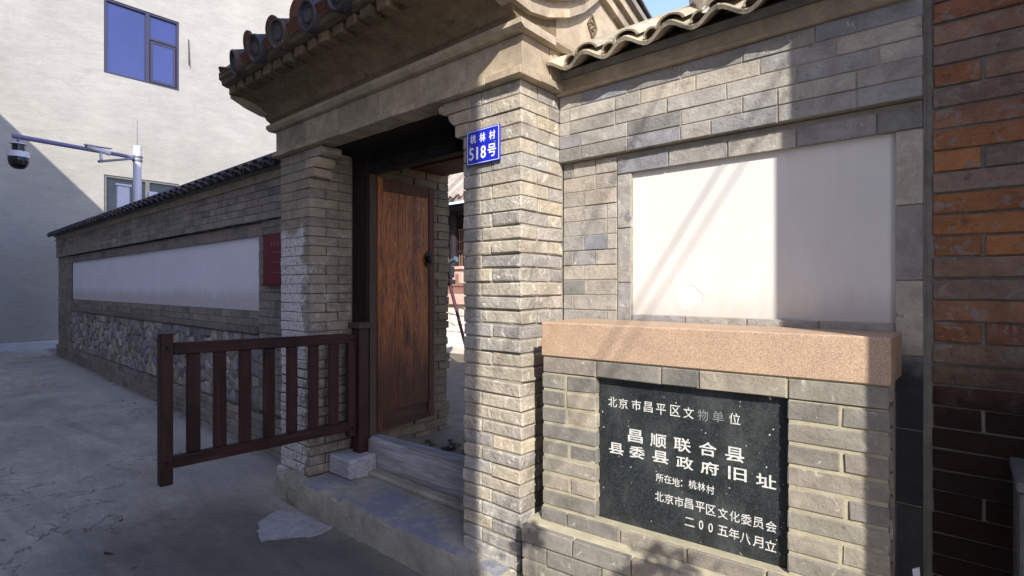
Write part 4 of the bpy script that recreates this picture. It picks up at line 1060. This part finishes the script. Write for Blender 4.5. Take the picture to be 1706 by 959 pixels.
MB().tube((-10.7, 1.22, 3.675), (-10.7, 1.22, 3.60), .02, .02, 8).build('hanger', M['steel'], dc)
MB().tube((-10.7, 1.22, 3.60), (-10.7, 1.22, 3.47), .072, .078, 20).build('neck', M['black_plastic'], dc, smooth=True)
MB().tube((-10.7, 1.22, 3.585), (-10.7, 1.22, 3.60), .10, .09, 20).build('top_cover', M['white_paint'], dc, smooth=True)
MB().tube((-10.7, 1.22, 3.475), (-10.7, 1.22, 3.39), .125, .130, 24).build('housing', M['white_paint'], dc, smooth=True)
dm = MB(); pr = [(.118, 3.39), (.122, 3.34), (.108, 3.28), (.08, 3.24), (.04, 3.22), (.004, 3.215)]
for (r0, z0), (r1, z1) in zip(pr[:-1], pr[1:]): dm.tube((-10.7, 1.22, z0), (-10.7, 1.22, z1), r0, r1, 24)
dm.build('bowl', M['black_plastic'], dc, smooth=True)
bc = thing('bullet_camera', (-10.1, 2.1, 3.5), 'small white bullet surveillance camera on the short diagonal arm', 'camera')
MB().tube((-10.07, 2.20, 3.53), (-10.12, 1.92, 3.60), .035, .038, 14).build('body', M['white_paint'], bc, smooth=True)
MB().tube((-10.12, 1.92, 3.60), (-10.124, 1.90, 3.605), .030, .030, 14).build('lens', M['black_plastic'], bc, smooth=True)
MB().box(-10.14, -10.05, 1.88, 2.22, 3.61, 3.62).build('sun_shield', M['white_paint'], bc)
MB().tube((-10.09, 2.09, 3.42), (-10.09, 2.08, 3.54), .022, .018, 10).build('bracket', M['white_paint'], bc, smooth=True)

# ------------------------------------------------------------------ across the alley, behind the viewer: what throws the shade
ab = thing('alley_house', (-8, -4, 0), 'plastered two storey house across the alley behind the viewer, shading the lane', 'building')
MB().box(-19, 1.716, -7, -1.2, -.1, 7.6).build('wall', M['plaster_plain'], ab)
MB().prism([(-7.2, 7.6), (-1.22, 7.601), (-1.22, 7.66), (-4.1, 9.0), (-7.2, 7.66)], 'x', -19.1, 1.71).build('roof', M['tile_dark'], ab)
for x in (-15, -11, -7, -3):
    for z in (.9, 4.4):
        W = MB().box(x, x + 1.4, -1.23, -1.199, z, z + 1.6).build('window', M['window_frame'], ab); MB().box(x + .06, x + 1.34, -1.24, -1.231, z + .06, z + 1.54).build('pane', M['glass'], W)

# overhead cables crossing to a pole in the court
sh = [(Vector((-.741, 2.165, 1.934)), 3.0), (Vector((-1.00, 2.12, 2.25)), 2.9)]
for i, (p, d) in enumerate(sh):
    q = p + SUN_RAY * d; dr = Vector((-.643, 1.43, 0)).normalized()
    a = q - dr * ((q.y + 4.5) / dr.y) ; e = q + dr * 10
    dn = Vector((0, 0, .02)); mb = MB(); nseg = 10
    for k in range(nseg): mb.tube(a + (e - a) * (k / nseg), a + (e - a) * ((k + 1) / nseg), .0055, .0055, 6)
    if i == 0:
        for k in range(nseg): mb.tube(a + (e - a) * (k / nseg) + Vector((.085, 0, 0)), a + (e - a) * ((k + 1) / nseg) + Vector((.085, 0, 0)), .0045, .0045, 6)
    o = mb.build('overhead_cable', M['black_plastic'], smooth=True)
    tag(o, ['black paired overhead cable crossing the alley whose shadow falls on the white panel', 'black single overhead cable crossing the alley whose shadow falls above the white panel'][i], 'cable')
    ends = e; start = a
up = thing('utility_pole', (ends.x, ends.y, .3), 'round concrete pole in the court behind the gateway holding the cables', 'pole')
MB().tube((ends.x, ends.y, .3), (ends.x, ends.y, ends.z + .3), .11, .09, 16).build('pole', M['mortar_grey'], up, smooth=True)

up = thing('utility_pole', (start.x, start.y, 0), 'round concrete pole behind the viewer holding the alley ends of the cables', 'pole')
MB().tube((start.x, start.y, 0), (start.x, start.y, start.z + .3), .11, .09, 16).build('pole', M['mortar_grey'], up, smooth=True)
# small shrub behind the viewer whose leaves shade the memorial's foot
shb = thing('alley_shrub', (1.25, -.35, 0), 'small leafy shrub in the alley whose shadow falls on the memorial foot', 'shrub')
st = MB()
tips = []
for (hx, hz, hy, spread) in ((-1.37, .43, 1.72, .05), (-.80, .47, 1.76, .07), (-.70, .49, 1.77, .05), (-.88, .38, 1.76, .08), (-.98, .31, 1.75, .06)):
    c = Vector((hx, hy, hz)) + SUN_RAY * 1.9; tips.append((c, spread))
root = Vector((1.25, -.35, 0))
for c, s in tips: st.tube(root + Vector((0, 0, .0)), root * .4 + c * .6 + Vector((0, 0, -.12)), .012, .008, 6).tube(root * .4 + c * .6 + Vector((0, 0, -.12)), c, .006, .003, 6)
st.build('stem', M['bark'], shb)
lf = MB()
for c, s in tips:
    for i in range(int(60 * s / .07)):
        p = c + Vector([random.gauss(0, s * .55), random.gauss(0, s * .55), random.gauss(0, s * .4)]); d = Vector([random.uniform(-1, 1) for _ in range(3)]).normalized(); u = d.orthogonal().normalized() * .012
        lf.add([p, p + d * .022 + u, p + d * .05, p + d * .022 - u], [(0, 1, 2, 3)])
o = lf.build('foliage', M['leaf'], shb, recalc=False); o['kind'] = 'stuff'

# ------------------------------------------------------------------ courtyard seen through the gate
hall = thing('timber_hall', (-9.5, 9.5, .3), 'dark timber hall with sunlit tiled roof seen through the gateway', 'building')
MB().box(-13, -4.5, 8.2, 12, .3, 1.10).build('floor', M['court_white'], hall)
MB().box(-13, -4.5, 9.4, 9.5, 1.10, 3.3).build('wall', M['dark_timber'], hall)
MB().box(-13.3, -4.2, 8.5, 9.6, 3.32, 3.40).build('eaves_board', M['dark_timber'], hall)
for i in range(9):
    MB().tube((-12.5 + i * .98, 9.0, 1.10), (-12.5 + i * .98, 9.0, 3.31), .10, .10, 14).build('column', M['dark_timber'], hall, smooth=True)
lat = MB()
for i in range(24):
    x = -10.6 + i * .085
    lat.box(x, x + .022, 9.36, 9.385, 1.9, 2.9)
for z in (1.6, 1.9, 2.35, 2.6, 2.9): lat.box(-10.6, -8.6, 9.35, 9.36, z, z + .04)
lat.build('lattice', M['court_brown'], hall)
rfm = MB().prism([(8.3, 3.40), (8.3, 3.46), (12, 6.6), (12, 6.4)], 'x', -13.3, -4.2).build('roof', M['far_tile'], hall)
ang = math.atan2(3.14, 3.7)
trow = arc_mesh('tile_row', .075, .02, 4.7, True, M['far_tile'], 5, back=1.0)
for i in range(8):
    put(trow, 'tile_row', (-10.2 + i * .2, 8.2, 3.46), (ang, 0, 0), rfm)
rest = MB()
for i in range(30):
    for x in (-13.2 + i * .2,):
        if x < -10.25 or x > -8.7: rest.tube((x, 8.25, 3.5), (x, 11.95, 6.64), .07, .07, 6)
o = rest.build('tile_rows', M['far_tile'], rfm); o['kind'] = 'stuff'
for i in range(6): MB().tube((-10.0 + i * .2, 8.22, 3.33), (-10.0 + i * .2, 8.25, 3.33), .045, .045, 10).build('drip_tile', M['court_white'], rfm)
ter = thing('court_terrace', (-8, 7.4, .3), 'white rubble terrace with pink coping and steps seen through the gateway', 'terrace')
MB().box(-11, -5.8, 7.3, 8.18, .2, 1.12).build('core', M['court_white'], ter)
rubble(ter, -8.6, -7.0, .56, 1.10, 7.295, .22, .18, M['court_white'])
MB().box(-11, -5.8, 7.18, 8.19, 1.121, 1.27).build('coping', M['court_pink'], ter, bevel=.01)
for i in range(2): MB().box(-10.5, -6, 6.405 + i * .42, 7.29, .2, .42 + i * .14).build('stone_step', M['court_white'], ter, bevel=.01)
bl2 = thing('court_balustrade', (-8, 7.7, 1.27), 'low brown balustrade on the court terrace', 'balustrade')
MB().box(-10, -6, 7.6, 7.68, 1.49, 1.55).build('handrail', M['court_brown'], bl2)
MB().box(-10, -6, 7.6, 7.68, 1.273, 1.32).build('base_rail', M['court_pink'], bl2)
for i in range(26): MB().box(-9.0 + i * .09, -8.96 + i * .09, 7.615, 7.665, 1.321, 1.489).build('baluster', M['court_brown'], bl2)
ln = thing('stone_lantern', (-8.05, 7.9, 1.27), 'small pinkish stone lantern on the court terrace', 'lantern')
MB().box(-8.28, -7.98, 7.75, 8.0, 1.272, 1.84).build('shaft', M['court_pink'], ln, bevel=.01)
MB().box(-8.18, -8.08, 7.742, 7.749, 1.40, 1.74).build('opening', M['court_brown'], ln)
MB().prism([(-8.36, 1.842), (-7.90, 1.842), (-7.98, 1.90), (-8.28, 1.90)], 'y', 7.7, 8.05).build('cap', M['court_pink'], ln)
gn = thing('display_gun', (-5.2, 5.0, .3), 'blue grey gun on a dark tripod standing in the court behind the gate', 'gun')
gc = Vector((-5.31, 5.0, 1.72))
MB().tube(gc + Vector((-.28, .03, .02)), gc + Vector((.03, 0, .115)), .036, .032, 12).build('barrel', M['gun'], gn, smooth=True)
MB().tube(gc + Vector((.03, 0, .115)), gc + Vector((.05, 0, .122)), .042, .04, 12).build('muzzle', M['gun'], gn, smooth=True)
MB().box(gc.x - .16, gc.x - .03, gc.y - .05, gc.y + .05, gc.z - .13, gc.z + .02).build('mount', M['black_plastic'], gn, bevel=.01)
MB().box(gc.x - .22, gc.x - .02, gc.y - .06, gc.y + .06, gc.z - .22, gc.z - .16).build('ammunition_box', M['black_plastic'], gn, bevel=.01)
for (dx, dy, m) in ((.42, -.05, 'cloth_red'), (-.62, .25, 'black_plastic'), (-.55, -.35, 'black_plastic')):
    MB().tube(gc + Vector((-.12, 0, -.12)), (gc.x + dx, gc.y + dy, .30), .024, .02, 8).build('leg', M[m], gn, smooth=True)
